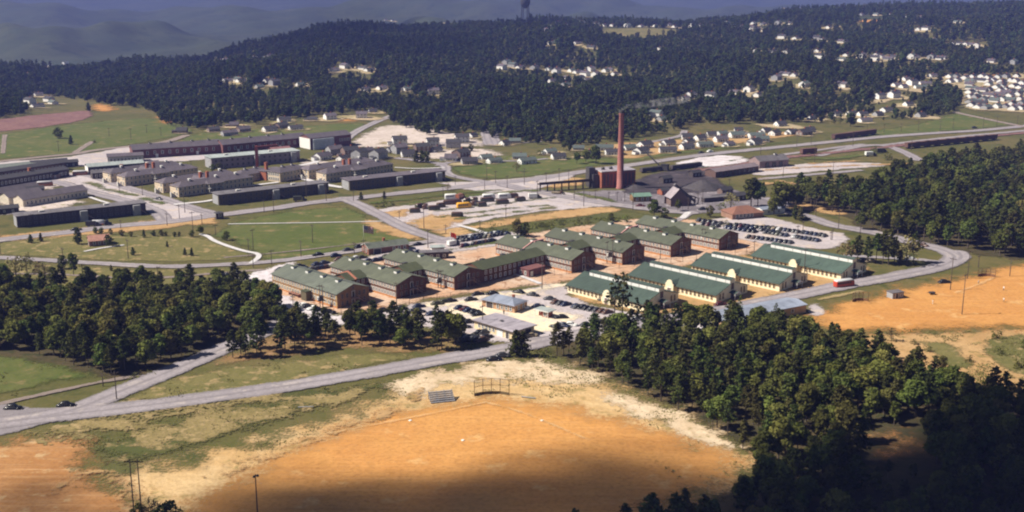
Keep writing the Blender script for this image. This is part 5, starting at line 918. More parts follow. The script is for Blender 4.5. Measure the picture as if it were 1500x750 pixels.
# ------------------------------------------------------------------ poles
def hpx(x, yb, yt):
    p = G(x, yb); 
    # height whose top lands at yt (straight up from the foot)
    lo, hi = 0, 60
    for _ in range(40):
        m = (lo + hi) / 2; dz = p.z + m - H; zc = p.y * math.cos(PITCH) - dz * math.sin(PITCH); yc = p.y * math.sin(PITCH) + dz * math.cos(PITCH)
        if 375 - F * yc / zc > yt: lo = m
        else: hi = m
    return p, min(max(lo, 4.5), 14)
POLEM = {}
def pole(x, yb, yt, label, group, kind='arm', ang=None):
    p, h = hpx(x, yb, yt); hq = round(h); 
    if hq not in POLEM: POLEM[hq] = (MB().lathe([(.17, -.5), (.16, 0), (.10, hq)], 8).mesh('shaft', WOOD, True), MB().box(0, 0, hq - .75, hq - .58, 2.3, .12).box(-.95, 0, hq - .58, hq - .35, .1, .1).box(.95, 0, hq - .58, hq - .35, .1, .1).box(-.3, 0, hq - .58, hq - .35, .1, .1).mesh('crossarm', WOOD))
    t = empty('flood_light_pole' if kind == 'lamp' else 'utility_pole', p, R(ang if ang is not None else crr.choice((35, 40, -40, 50))), label, 'pole', group)
    place('shaft', POLEM[hq][0], t)
    if kind == 'arm': place('crossarm', POLEM[hq][1], t)
    if kind == 'lamp': MB().box(0, 0, hq - .4, hq - .25, 1.0, .2).lathe([(.12, hq - .1), (.3, hq - .35), (.3, hq - .5)], 8, -.4, -.2).lathe([(.12, hq - .1), (.3, hq - .35), (.3, hq - .5)], 8, .4, -.2).build('lamp_head', STEEL, t)
    return t
PL = {
 ('along the left street', 'poles by the left streets'): [(175, 281, 260), (209, 287, 268), (271, 312, 279), (263, 321, 300), (283, 343, 311), (245, 331, 313), (177, 335, 324), (188, 379, 351), (47, 332, 313), (316, 345, 329), (92, 377, 364), (296, 329, 313), (1, 372, 353), (231, 405, 389), (121, 402, 389)],
 ('on the green fields at the far left', 'poles on the far left fields'): [(192, 205, 188), (280, 244, 233), (236, 199, 186), (86, 222, 205), (160, 200, 188), (215, 195, 182), (258, 189, 178)],
 ('around the big lawn', 'poles around the big lawn'): [(371, 367, 335), (364, 367, 348), (387, 311, 292), (401, 311, 279), (458, 356, 328), (441, 377, 351), (371, 392, 372), (398, 388, 366), (519, 372, 353), (533, 372, 351), (478, 295, 268), (449, 289, 244), (518, 295, 276)],
 ('around the bus lot', 'poles around the bus lot'): [(621, 335, 295), (627, 364, 335), (703, 335, 321), (741, 321, 300), (585, 321, 311), (649, 289, 271), (667, 271, 257), (653, 342, 328), (710, 278, 262), (743, 276, 257), (713, 263, 240), (726, 269, 249)],
 ('around the steam plant', 'poles around the steam plant'): [(768, 271, 247), (800, 271, 252), (787, 284, 263), (819, 265, 247), (841, 292, 257), (855, 303, 268), (872, 292, 277), (892, 292, 280), (904, 295, 279), (915, 295, 279), (927, 308, 268), (833, 265, 249), (1068, 281, 260), (1029, 300, 276), (1022, 300, 282), (1008, 307, 290)],
 ('along the highway at right', 'poles along the highway'): [(1147, 260, 239), (1167, 215, 196), (1188, 212, 196), (1193, 239, 212), (1220, 257, 236), (1249, 215, 191), (1320, 193, 180), (1345, 192, 177), (1377, 191, 176), (1396, 188, 173), (1335, 220, 204), (1440, 188, 172), (1460, 186, 170), (1114, 226, 208), (1490, 183, 168), (1270, 196, 183), (1295, 194, 181)],
 ('near the upper car lot', 'poles near the upper car lot'): [(1228, 335, 305), (1260, 343, 327), (1195, 316, 292), (1176, 340, 324), (1217, 352, 338), (1178, 402, 364), (1219, 352, 336), (1168, 350, 330)],
 ('by the orange ball field at right', 'poles by the right ball field'): [(1392, 425, 375), (1409, 461, 389), (1417, 409, 368), (1479, 405, 377), (1433, 392, 373)],
 ('between the wings and halls', 'poles between wings and halls'): [(469, 450, 418), (473, 451, 418), (642, 422, 394), (646, 423, 394), (581, 451, 414), (430, 462, 434), (794, 424, 382), (889, 386, 351), (897, 387, 351), (700, 394, 379), (938, 410, 392), (946, 411, 392), (1020, 397, 379), (1031, 397, 379), (1028, 362, 334), (1032, 362, 334), (1104, 381, 352), (1123, 381, 360), (967, 380, 356), (857, 412, 392), (707, 482, 448), (662, 494, 452)],
 ('at the road fork on the left', 'poles at the road fork'): [(171, 586, 545), (151, 566, 545)]}
for (pl, gr), L_ in PL.items():
    L_ = sorted(L_)
    for i, q in enumerate(L_): pole(*q, olab('wooden utility pole', i, len(L_), pl), gr)
for x, yb, yt, l in ((197.5, 765, 651, 'left one of two tall linked poles at the bottom left'), (208.5, 765, 651, 'right one of two tall linked poles at the bottom left')): pole(x, yb, yt, l, None, 'arm', 0)
pole(378.5, 775, 696, 'dark floodlight pole cut off by the bottom edge of the ball field', None, 'lamp')
# transformer platforms hung between twin poles
for i, (x, y, z, s) in enumerate([(471, 450.5, 2.6, 1.2), (644, 422.5, 2.4, 1.2), (1030, 362, 3.6, 1.3), (893, 386.5, 3.0, 1.2)]):
    p = G(x, y); t = empty('transformer', p + Vector((0, 0, z)), R(20), olab('dark transformer box', i, 4, 'hung between twin poles').replace('third from left', 'third'), 'transformer', 'transformers between twin poles')
    MB().box(0, 0, 0, 1.6, 1.2 * s, 1.0).build('tank', STEEL, t); MB().box(0, 0, -.2, 0, 2.4, 1.2).build('platform', WOOD, t); MB().box(-1.0, -.2, .1, 1.2, .5, .6).build('switch_box', WHITE, t)
# ------------------------------------------------------------------ fences
def fence(pts, label, h=2.2, sp=3.5, world=False):
    P = [Vector((*q, 0)) for q in (pts if world else W2(pts))]; t = empty('wire_fence', P[0], 0, label, 'fence'); o = P[0]; b = MB(); n = 0
    for a, c in zip(P, P[1:]):
        L = (c - a).length; m = max(1, int(L / sp)); d = c - a
        for i in range(m):
            q = a + d * i / m - o
            if n < 95: MB().box(0, 0, 0, h, .12, .12).build('fence_post', WOOD, t, q); n += 1
        for z in (.3, h * .55, h - .1): b.bar(a - o + Vector((0, 0, z)), c - o + Vector((0, 0, z)), .035)
    b.build('fence_wire', STEEL, t); return t
fence([(700, 420), (735, 412), (775, 407), (830, 402), (860, 400)], 'tall wire fence on dark posts across the clay yard of the compound', 3.0, 4.5)
fence([(500, 462), (545, 456), (600, 446), (660, 437), (690, 431)], 'wire fence along the front of the left barrack wings', 2.2, 5)
fence([(860, 398), (930, 391), (1000, 384), (1060, 377), (1110, 369)], 'wire fence behind the cream halls', 2.4, 5)
fence([(846, 282), (872, 291), (910, 295), (960, 305), (1020, 309)], 'wire fence along the road below the steam plant', 2.2, 6)
# ------------------------------------------------------------------ ball field things
def backstop(px, py, ang, label, wd=9.5, h=4.4, board=.9, bc=M('kick_board', (.16, .12, .06))):
    t = empty('backstop', G(px, py), R(ang), label, 'backstop', None)
    A = [(-wd / 2, -1.2), (-wd / 4, 0), (0, .25), (wd / 4, 0), (wd / 2, -1.2)]
    for x, y in A: MB().box(x, y, 0, h, .16, .16).build('post', M('post_brown', (.16, .10, .05)), t)
    bb, rl, nt_ = MB(), MB(), MB()
    for p, q in zip(A, A[1:]):
        bb.bar((*p, board / 2), (*q, board / 2), .08, board)
        for z in (h - .06, h * .6): rl.bar((*p, z), (*q, z), .09)
        for k in range(1, 9): nt_.bar((*p, h * k / 9), (*q, h * k / 9), .02)
        for k in range(1, 7): s = k / 7; c = (p[0] + (q[0] - p[0]) * s, p[1] + (q[1] - p[1]) * s); nt_.bar((*c, 0), (*c, h), .02)
    bb.build('kick_board', bc, t); rl.build('rail', M('post_brown', ()), t); nt_.build('netting', M('net_wire', (.30, .24, .17)), t)
backstop(720, 578, 4, 'tall wire backstop with dark board foot behind home plate of the front ball field', 9.2, 4.5)
backstop(1258, 441, 8, 'brown backstop on the orange field left of the grey shed', 5.6, 3.4, 1.0, M('kick_brown', (.22, .11, .05)))
backstop(1444, 405, -10, 'brown backstop at the far right of the orange field', 6, 3.0, 1.1, M('kick_brown', ()))
t = empty('bleachers', G(650, 592), R(16), 'small grey plank bleachers left of the tall backstop', 'bleachers')
for k in range(6): MB().box(0, 1.0 + k * .62, .35 + k * .34, .44 + k * .34, 6.6, .42).build('seat_plank', M('grey_plank', (.30, .30, .33), (.22, .22, .25)), t)
b = MB(); [b.bar((x, .8, .2), (x, 4.5, 2.3), .14, .2).box(x, 4.2, 0, 2.1, .14, .14).box(x, 2.4, 0, 1.1, .14, .14) for x in (-3.1, -1.05, 1.05, 3.1)]; [b.box(0, .75 + k * .62, .1 + k * .34, .32 + k * .34, 6.4, .06) for k in range(6)]; b.build('frame', M('grey_frame', (.20, .2, .21)), t)
for i, (x, y) in enumerate([(601, 617), (678, 646), (794, 617)]):
    o = MB().box(0, 0, 0, .1, .75, .75, topin=.06).build('base_bag', WHITE, None, G(x, y) + Vector((0, 0, .2)), R(45)); tag(o, ['white base at the left side of the front ball field', 'white base at the near side of the front ball field', 'white base at the right side of the front ball field'][i], 'base', 'bases of the front ball field')
for i, (x, y, a, lab) in enumerate([(448, 598, 6, 'player bench plank left of the bleachers'), (774, 584, -18, 'player bench plank right of the tall backstop')]):
    t = empty('player_bench', G(x, y), R(a), lab, 'bench'); MB().box(0, 0, .38, .46, 4, .35).build('seat', M('grey_plank', ()), t); [MB().box(s * 1.7, 0, 0, .38, .12, .3).build('leg', M('grey_frame', ()), t) for s in (-1, 1)]
t = empty('dirt_cart', G(1365, 432), R(10), 'small dark handcart standing on the orange ball field', 'cart'); MB().box(0, 0, .5, 1.1, 1.8, 1.1, topin=-.1).build('tray', STEEL, t); [place('wheel', wheelme, t, (.2, s * .6, .36)) for s in (-1, 1)]; MB().bar((-.8, .3, .8), (-1.9, .3, 1.0), .06).bar((-.8, -.3, .8), (-1.9, -.3, 1.0), .06).build('handle', WOOD, t)
# ------------------------------------------------------------------ flags
def flag(px, yb, yt, label, us):
    p, h = hpx(px, yb, yt); t = empty('flagpole', p, R(10), label, 'flagpole'); MB().lathe([(.09, 0), (.06, h)], 8).lathe([(.02, h), (.12, h + .1), (.02, h + .22)], 8).build('shaft', WHITE, t, smooth=True)
    b = MB(); n, m = 16, 13; w_, hh = (4.4, 3.0) if us else (2.6, 1.9); g = lambda i, j: (w_ * i / n * .93, .28 * math.sin(i * .75) * i / n, h - .1 - hh + hh * j / m - .9 * (i / n) ** 1.3)
    for i in range(n):
        for j in range(m): b.quad([g(i, j), g(i + 1, j), g(i + 1, j + 1), g(i, j + 1)], (2 if i < 7 and j >= 6 else (j + 0) % 2 if us else 0) if us else 0)
    o = b.build('flag', [M('flag_red', (.50, .035, .035)), M('flag_white', (.78, .76, .74)), M('flag_blue', (.03, .04, .16))] if us else [M('signal_red', (.75, .07, .02))], t)
    if us:
        s = MB()
        for r_ in range(6):
            for c_ in range(8):
                x, y, z = g(.55 + c_ * .82, 6.6 + r_ * 1.1); 
                for dy in (-.02, .02): s.box(x, y + dy, z - .06, z + .06, .12, .01)
        s.build('stars', M('flag_white', ()), o)
flag(533, 352, 330, 'flagpole flying a red white and blue striped flag over the big lawn', True)
flag(660, 360, 340, 'flagpole with a plain orange red flag beside the packed car lot', False)
# ------------------------------------------------------------------ people
def person_mesh(pose):
    J = {'hip': (0, 0, .95), 'chest': (0, .02, 1.3), 'neck': (0, .02, 1.5), 'head': (0, 0, 1.6), 'top': (0, 0, 1.78)}
    Rr = {'hip': .16, 'chest': .18, 'neck': .06, 'head': .1, 'top': .09}; E = [('hip', 'chest'), ('chest', 'neck'), ('neck', 'head'), ('head', 'top')]
    for s, k in ((-1, 'l'), (1, 'r')):
        st = pose * s * .22
        J.update({'sh' + k: (s * .2, .02, 1.43), 'el' + k: (s * .29, -st * .5, 1.15), 'wr' + k: (s * .31, -st - .06, .9), 'th' + k: (s * .1, 0, .85), 'kn' + k: (s * .11, -abs(st) * .4, .5), 'an' + k: (s * .11, st, .09), 'to' + k: (s * .12, st - .18, .05)})
        Rr.update({'sh' + k: .075, 'el' + k: .05, 'wr' + k: .036, 'th' + k: .1, 'kn' + k: .07, 'an' + k: .05, 'to' + k: .04}); E += [('chest', 'sh' + k), ('sh' + k, 'el' + k), ('el' + k, 'wr' + k), ('hip', 'th' + k), ('th' + k, 'kn' + k), ('kn' + k, 'an' + k), ('an' + k, 'to' + k)]
        for q in range(5):
            a = (q - 2) * .022; n_ = 'f%d%s' % (q, k); ln = (.07, .1, .11, .1, .08)[q]; w_ = J['wr' + k]
            J[n_] = (w_[0] + a * .3, w_[1] + a - .01, w_[2] - .07 - ln * .5); Rr[n_] = .012; E.append(('wr' + k, n_))
    ks = list(J); me = bpy.data.meshes.new('person'); me.from_pydata([J[k] for k in ks], [(ks.index(a), ks.index(b)) for a, b in E], [])
    return me, [Rr[k] for k in ks]
SKIN = M('skin', (.55, .33, .24)); PMAT = {'white': M('shirt_white', (.75, .74, .72)), 'dark': M('suit_dark', (.03, .03, .04)), 'tan': M('trousers_tan', (.35, .27, .17)), 'navy': M('trousers_navy', (.04, .05, .1))}
def person(px, py, ang, top, leg, label, pose):
    me, rad = person_mesh(pose); tmp = bpy.data.objects.new('person', me); COL.objects.link(tmp)
    md = tmp.modifiers.new('s', 'SKIN'); 
    for v, r_ in zip(me.skin_vertices[0].data, rad): v.radius = (r_, r_)
    me.skin_vertices[0].data[0].use_root = True; tmp.modifiers.new('d', 'SUBSURF').levels = 1
    dg = bpy.context.evaluated_depsgraph_get(); m2 = bpy.data.meshes.new_from_object(tmp.evaluated_get(dg)); bpy.data.objects.remove(tmp)
    m2.materials.clear()
    for m_ in (SKIN, PMAT[top], PMAT[leg], M('hair_brown', (.06, .035, .02)), RUBBER): m2.materials.append(m_)
    for f in m2.polygons:
        c = f.center; arm = abs(c.x) > .27
        f.material_index = 4 if c.z < .1 else 2 if c.z < .96 and not arm else (0 if arm and c.z < 1.1 else 1) if c.z < 1.5 else 3 if c.z > 1.72 or c.y > .05 else 0
        f.use_smooth = True
    t = place('person', m2, None, G(px, py), R(ang)); tag(t, label, 'person')
person(738, 461.5, 0, 'dark', 'dark', 'person in dark clothes walking across the pale station apron', 1)
person(1433, 417, 30, 'white', 'tan', 'person in white shirt standing near the far right backstop', .4)
person(1470, 426, -60, 'white', 'navy', 'person in white shirt at far right of orange field, upper of two', .8)
person(1470, 443, 120, 'white', 'tan', 'person in white shirt at far right of orange field, lower of two', 1)
person(1366, 446, 80, 'white', 'white', 'person in white standing in the middle of the orange field', .6)
# ------------------------------------------------------------------ smoke
import bmesh
def smoke():
    p = G(908, 276) + Vector((0, 0, 40.8)); V = []; Q = []; pr = random.Random(2)
    m, nt = nodes('chimney_smoke'); v = nd(nt, 'ShaderNodeVolumePrincipled'); v.inputs['Color'].default_value = (.93, .92, .96, 1)
    pos = nd(nt, 'ShaderNodeNewGeometry').outputs['Position']; nn = noise(nt, pos, .35, 3); nt.links.new(math_(nt, 'MULTIPLY', ramp(nt, nn, .40, .68), .09), v.inputs['Density'])
    o = nd(nt, 'ShaderNodeOutputMaterial'); nt.links.new(v.outputs[0], o.inputs['Volume'])
    b = MB(); pts = [(0, 0, -.6), (1, .2, .9), (4, .6, 1.6), (9, 1.4, 1.9), (15, 2.4, 2.7), (22, 3.6, 3.4), (29, 5, 4.0), (36, 6, 4.2)]
    b.tube(pts, [.7, .9, 1.2, 1.6, 2.0, 2.2, 2.0, 1.0], 12); o = b.build('smoke', m, None, p, 0, True); bm = bmesh.new(); bm.from_mesh(o.data); bmesh.ops.recalc_face_normals(bm, faces=bm.faces); bm.to_mesh(o.data); bm.free(); tag(o, 'thin grey smoke trailing right from the top of the brick chimney', None, None, 'stuff')
smoke()
# ------------------------------------------------------------------ trees
LPINE = leafmat('pine_needles', (.040, .058, .018), (.092, .104, .029), (.11, .10, .036))
LBROAD = leafmat('broad_leaves', (.066, .088, .022), (.128, .142, .036), (.155, .14, .042))
LLIGHT = leafmat('light_leaves', (.092, .112, .027), (.175, .182, .045), (.195, .175, .052))
LFAR = leafmat('far_leaves', (.042, .062, .021), (.074, .094, .029), (.085, .086, .032))
LGRASS = leafmat('tall_grass', (.10, .115, .035), (.15, .145, .05), (.19, .16, .07))
LDRY = leafmat('dry_leaves', (.19, .155, .07), (.26, .21, .10), (.17, .16, .06))
BARK = M('bark', (.10, .075, .055), (.06, .045, .035), vary=.3)
def leafq(C, size, g, up=.35, out_=None):
    """one small leaf-clump face per centre, turned mostly outward"""
    n = len(C); N = g.normal(size=(n, 3)); 
    if out_ is not None: N = N * .75 + out_ * .9
    N[:, 2] += up; N /= np.linalg.norm(N, axis=1)[:, None]
    A = np.cross(N, g.normal(size=(n, 3))); A /= np.linalg.norm(A, axis=1)[:, None] + 1e-9; B = np.cross(N, A)
    s = size * g.uniform(.6, 1.25, n)[:, None]; q = g.uniform(.55, .95, n)[:, None]
    V = np.stack([C + A * s, C + B * s * q, C - A * s * .9, C - B * s * q * g.uniform(.7, 1.1, n)[:, None]], 1)
    return V.reshape(-1, 3), np.arange(4 * n).reshape(n, 4)
def pine_crown(seed, Ht=12., nb=34, per=26, size=.42, base=.3, wide=2.5, cone=.85):
    g = np.random.default_rng(seed); C = []; T = []; O = []
    for b in range(nb):
        t = (b + g.uniform(0, .8)) / nb; z = Ht * (base + (1 - base) * t); L = (wide * (1 - t) ** cone * g.uniform(.6, 1.15) + .25) * (.75 + .5 * (t > .12)); a = b * 2.4 + g.uniform(-.5, .5)
        d = np.array([math.cos(a), math.sin(a), g.uniform(-.05, .3)]); tt = g.random(); k = max(8, int(per * (.35 + L / wide)))
        s = g.uniform(.25, 1.05, k) ** .8; P = np.array([0, 0, z]) + d * (L * s)[:, None] + g.normal(size=(k, 3)) * np.array([.34, .34, .2]) * (.5 + .5 * L / wide)
        C.append(P); T.append(np.clip(tt * .7 + g.random(k) * .3, 0, 1)); O.append(np.tile(d * .6, (k, 1)))
    return leafq(np.concatenate(C), size, g, .5, np.concatenate(O)), np.repeat(np.concatenate(T), 4)
def broad_crown(seed, Ht=11., nbl=11, per=95, size=.5, rx=3.0, low=.28):
    g = np.random.default_rng(seed); C = []; T = []; O = []
    for b in range(nbl):
        a = b * 2.4 + g.uniform(-.4, .4); t = (b + .5) / nbl; zc = Ht * (low + .12 + (.86 - low - .12) * t); rr_ = rx * math.sin(math.pi * (.18 + .72 * t)) * g.uniform(.35, .85)
        c = np.array([rr_ * math.cos(a), rr_ * math.sin(a), zc]); r = g.uniform(1.1, 1.75) * rx / 3.0; k = int(per * (r / 1.4) ** 2)
        D = g.normal(size=(k, 3)); D[:, 2] += .3; D /= np.linalg.norm(D, axis=1)[:, None]
        C.append(c + D * (r * g.uniform(.62, 1.1, k) * np.array(1))[:, None] * np.array([1, 1, .8])); T.append(np.clip(g.random() * .65 + g.random(k) * .35, 0, 1)); O.append(D)
    return leafq(np.concatenate(C), size, g, .25, np.concatenate(O)), np.repeat(np.concatenate(T), 4)
def trunk_mb(Ht, r, limbs, seed, low=.35):
    pr = random.Random(seed); b = MB(); b.tube([(0, 0, -.6), (0, 0, .2), (pr.uniform(-.2, .2), pr.uniform(-.2, .2), Ht * .5), (pr.uniform(-.3, .3), pr.uniform(-.3, .3), Ht * .93)], [r * 1.25, r, r * .62, .04], 7)
    for i in range(limbs):
        z = Ht * (low + .5 * i / limbs); a = i * 2.4 + pr.uniform(-.4, .4); L = pr.uniform(1.2, 2.3); b.tube([(0, 0, z), (L * .5 * math.cos(a), L * .5 * math.sin(a), z + L * .3), (L * math.cos(a), L * math.sin(a), z + L * .75)], [r * .4, r * .25, .03], 5)
    return b
KINDS = {}
def addkind(key, crown, mat, Ht, r, limbs, seed, low=.35):
    (V, Q), T = crown; tb = trunk_mb(Ht, r, limbs, seed, low)
    KINDS.setdefault(key, []).append((arrmesh('crown', V, Q, mat, {'tint': T}), tb.mesh('trunk', BARK), (V, Q, T, tb, mat)))
for s in range(6): addkind('pine', pine_crown(s, 12, base=.25 + .07 * (s % 4), wide=2.3 + .25 * (s % 3), cone=.6 + .12 * (s % 3)), LPINE, 12, .19, 7, s, .3)
for s in range(6): addkind('broad', broad_crown(20 + s, 11, 10 + s % 3 * 2, rx=2.7 + .22 * s, low=.16 + .05 * (s % 3)), LLIGHT if s > 3 else LBROAD, 11, .22, 8, s)
for s in range(2): addkind('cedar', pine_crown(40 + s, 8, nb=36, per=20, base=.06, wide=1.9, cone=.8), LPINE, 8, .15, 2, s)
for s in range(2): addkind('round', broad_crown(50 + s, 7, 9, 85, .42, 2.6, .02), LBROAD, 7, .2, 6, s, .2)
for s in range(2): addkind('thin', pine_crown(60 + s, 14, nb=18, per=12, base=.45, wide=1.7, size=.4), LPINE, 14, .15, 8, s, .3)
for s in range(2): addkind('bush', broad_crown(70 + s, 2.6, 6, 60, .28, 1.7, -.2), LBROAD, 2.6, .08, 3, s, .1)
for s in range(1): addkind('dry', broad_crown(80 + s, 6, 8, 40, .3, 2.4, .1), LDRY, 6, .14, 9, s, .2)
HT = dict(pine=12., broad=11., cedar=8., round=7., thin=14., bush=2.6, dry=6.)
NM = dict(pine='pine_tree', broad='broadleaf_tree', cedar='cedar_tree', round='round_tree', thin='slender_pine', bush='shrub', dry='dry_tree')
tr = random.Random(9)
def tree(kind, p, sc, label, group, v=None, sx=None):
    vs = KINDS[kind]; cr, tk, _ = vs[tr.randrange(len(vs)) if v is None else v % len(vs)]
    t = empty(NM[kind], p, tr.uniform(0, 6.28), label, 'shrub' if kind == 'bush' else 'tree', group); k = sx or sc * tr.uniform(.85, 1.15); t.scale = (k, k, sc)
    place('crown', cr, t); place('trunk', tk, t); return t
def project(P):
    x, y, z = P[:, 0], P[:, 1], P[:, 2] - H; c, s = math.cos(PITCH), math.sin(PITCH); zc = y * c - z * s
    return 750 + F * x / zc, 375 - F * (y * s + z * c) / zc
def scatter(polys, sp, seed, avoid=()):
    g = np.random.default_rng(seed); PS = [np.array(W2(p)) for p in polys]; A = np.concatenate(PS); P, _ = grid(A.min(0), A.max(0), sp); P = P + g.uniform(-.42, .42, P.shape) * sp
    d = np.max([sdf(P, p) for p in PS], 0); k = d > 0
    for l, r_ in avoid:
        l = np.array(W2(l))
        for a, b in zip(l, l[1:]):
            e = b - a; t = np.clip(((P - a) @ e) / (e @ e), 0, 1); k &= np.linalg.norm(P - a - t[:, None] * e, axis=1) > r_
    return P[k]
woods = {
 'right': ([[(812, 522), (905, 560), (985, 597), (1060, 640), (1118, 690), (1090, 725), (1040, 757), (930, 790), (820, 808), (790, 850), (1620, 850), (1620, 650), (1480, 606), (1400, 573), (1340, 546), (1280, 520), (1200, 504), (1170, 488), (1080, 482), (1010, 492), (960, 492), (900, 500), (850, 504)]], 5.3, 1),
 'left': ([[(-60, 432), (0, 436), (70, 438), (110, 425), (170, 420), (250, 425), (330, 424), (385, 440), (430, 466), (400, 480), (330, 500), (300, 512), (240, 538), (170, 553), (120, 540), (60, 522), (0, 515), (-60, 515)]], 5.0, 2),
 'strip': ([[(308, 532), (400, 521), (490, 507), (495, 496), (440, 482), (385, 497), (345, 512)], [(512, 508), (560, 511), (640, 514), (688, 512), (660, 494), (600, 484), (530, 478), (505, 490)]], 4.2, 3),
 'far_right': ([[(1130, 302), (1180, 308), (1236, 312), (1262, 338), (1300, 347), (1350, 356), (1420, 371), (1480, 380), (1640, 388), (1640, 232), (1500, 236), (1430, 243), (1380, 250), (1300, 268), (1250, 290), (1180, 290)]], 6.6, 4)}
av = [([(110, 602), (170, 577), (230, 553), (290, 528), (320, 514), (350, 502)], 6.5), ([(40, 457), (120, 425)], 2)]
cand = []
for wn_, (ps, sp, sd) in woods.items():
    P = scatter(ps, sp, sd, av); Z = np.zeros((len(P), 1)); px, py = project(np.hstack([P, Z]))
    for (x, y), a, b in zip(P, px, py):
        k_ = 1.0
        if wn_ == 'right' and 1268 < a < 1365 and 625 < b < 700: continue
        if wn_ == 'right' and 1255 < a < 1375 and 690 <= b < 760: k_ = .5
        if wn_ == 'right' and 985 < a < 1060 and b < 500 and tr.random() < .6: continue
        if wn_ == 'strip' and (math.sin(x * .19) * math.cos(y * .17 + x * .05) > .62 or (a > 560 and tr.random() < .12)): continue
        f = .5 + .5 * math.sin(x * .07 + sd) * math.cos(y * .055 + sd); pp = {'right': .50 + .35 * f - (.25 if a > 1100 else 0), 'left': .15 + .3 * f, 'strip': .8, 'far_right': .55}[wn_]
        if wn_ == 'right' and a < 1000 and b < 620: pp = .85
        kind = 'pine' if tr.random() < pp else 'broad'
        sc = k_ * {'right': .80, 'left': .76, 'strip': .82, 'far_right': 1.05}[wn_] * tr.uniform(.72, 1.22)
        if wn_ == 'right' and b > 720: sc *= .95
        if -40 < a < 1540: cand.append((math.hypot(x, y), x, y, kind, sc, wn_))
        elif a > 1500 or a < 0: cand.append((9e3, x, y, kind, sc, wn_))
cand.sort(); cnt = {'pine': 0, 'broad': 0}; REST = []; TAK = {}
WL = {('pine', 'right'): 'dark pine in the dense wood right of the front ball field', ('broad', 'right'): 'leafy green tree in the dense wood right of the front ball field', ('pine', 'left'): 'dark pine in the shady wood left of the white car lot', ('broad', 'left'): 'leafy green tree in the shady wood left of the white car lot',
      ('pine', 'strip'): 'pine in the tree strip between the foreground road and the barrack wings', ('broad', 'strip'): 'leafy tree in the strip between the foreground road and the barrack wings', ('pine', 'far_right'): 'pine in the dark wood beyond the road bend at right', ('broad', 'far_right'): 'leafy tree in the dark wood beyond the road bend at right'}
for d, x, y, kind, sc, wn_ in cand:
    if cnt[kind] < 272 and d < 9e3:
        cnt[kind] += 1; tree(kind, (x, y, 0), sc, WL[(kind, wn_)], {'right': 'trees of the right foreground wood', 'left': 'trees of the left wood', 'strip': 'trees of the middle strip', 'far_right': 'trees beyond the road bend'}[wn_], v=(4 + tr.randrange(2)) if kind == 'broad' and wn_ in ('left', 'strip') and tr.random() < .5 else None)
    else: REST.append((x, y, 0.0, kind, sc))
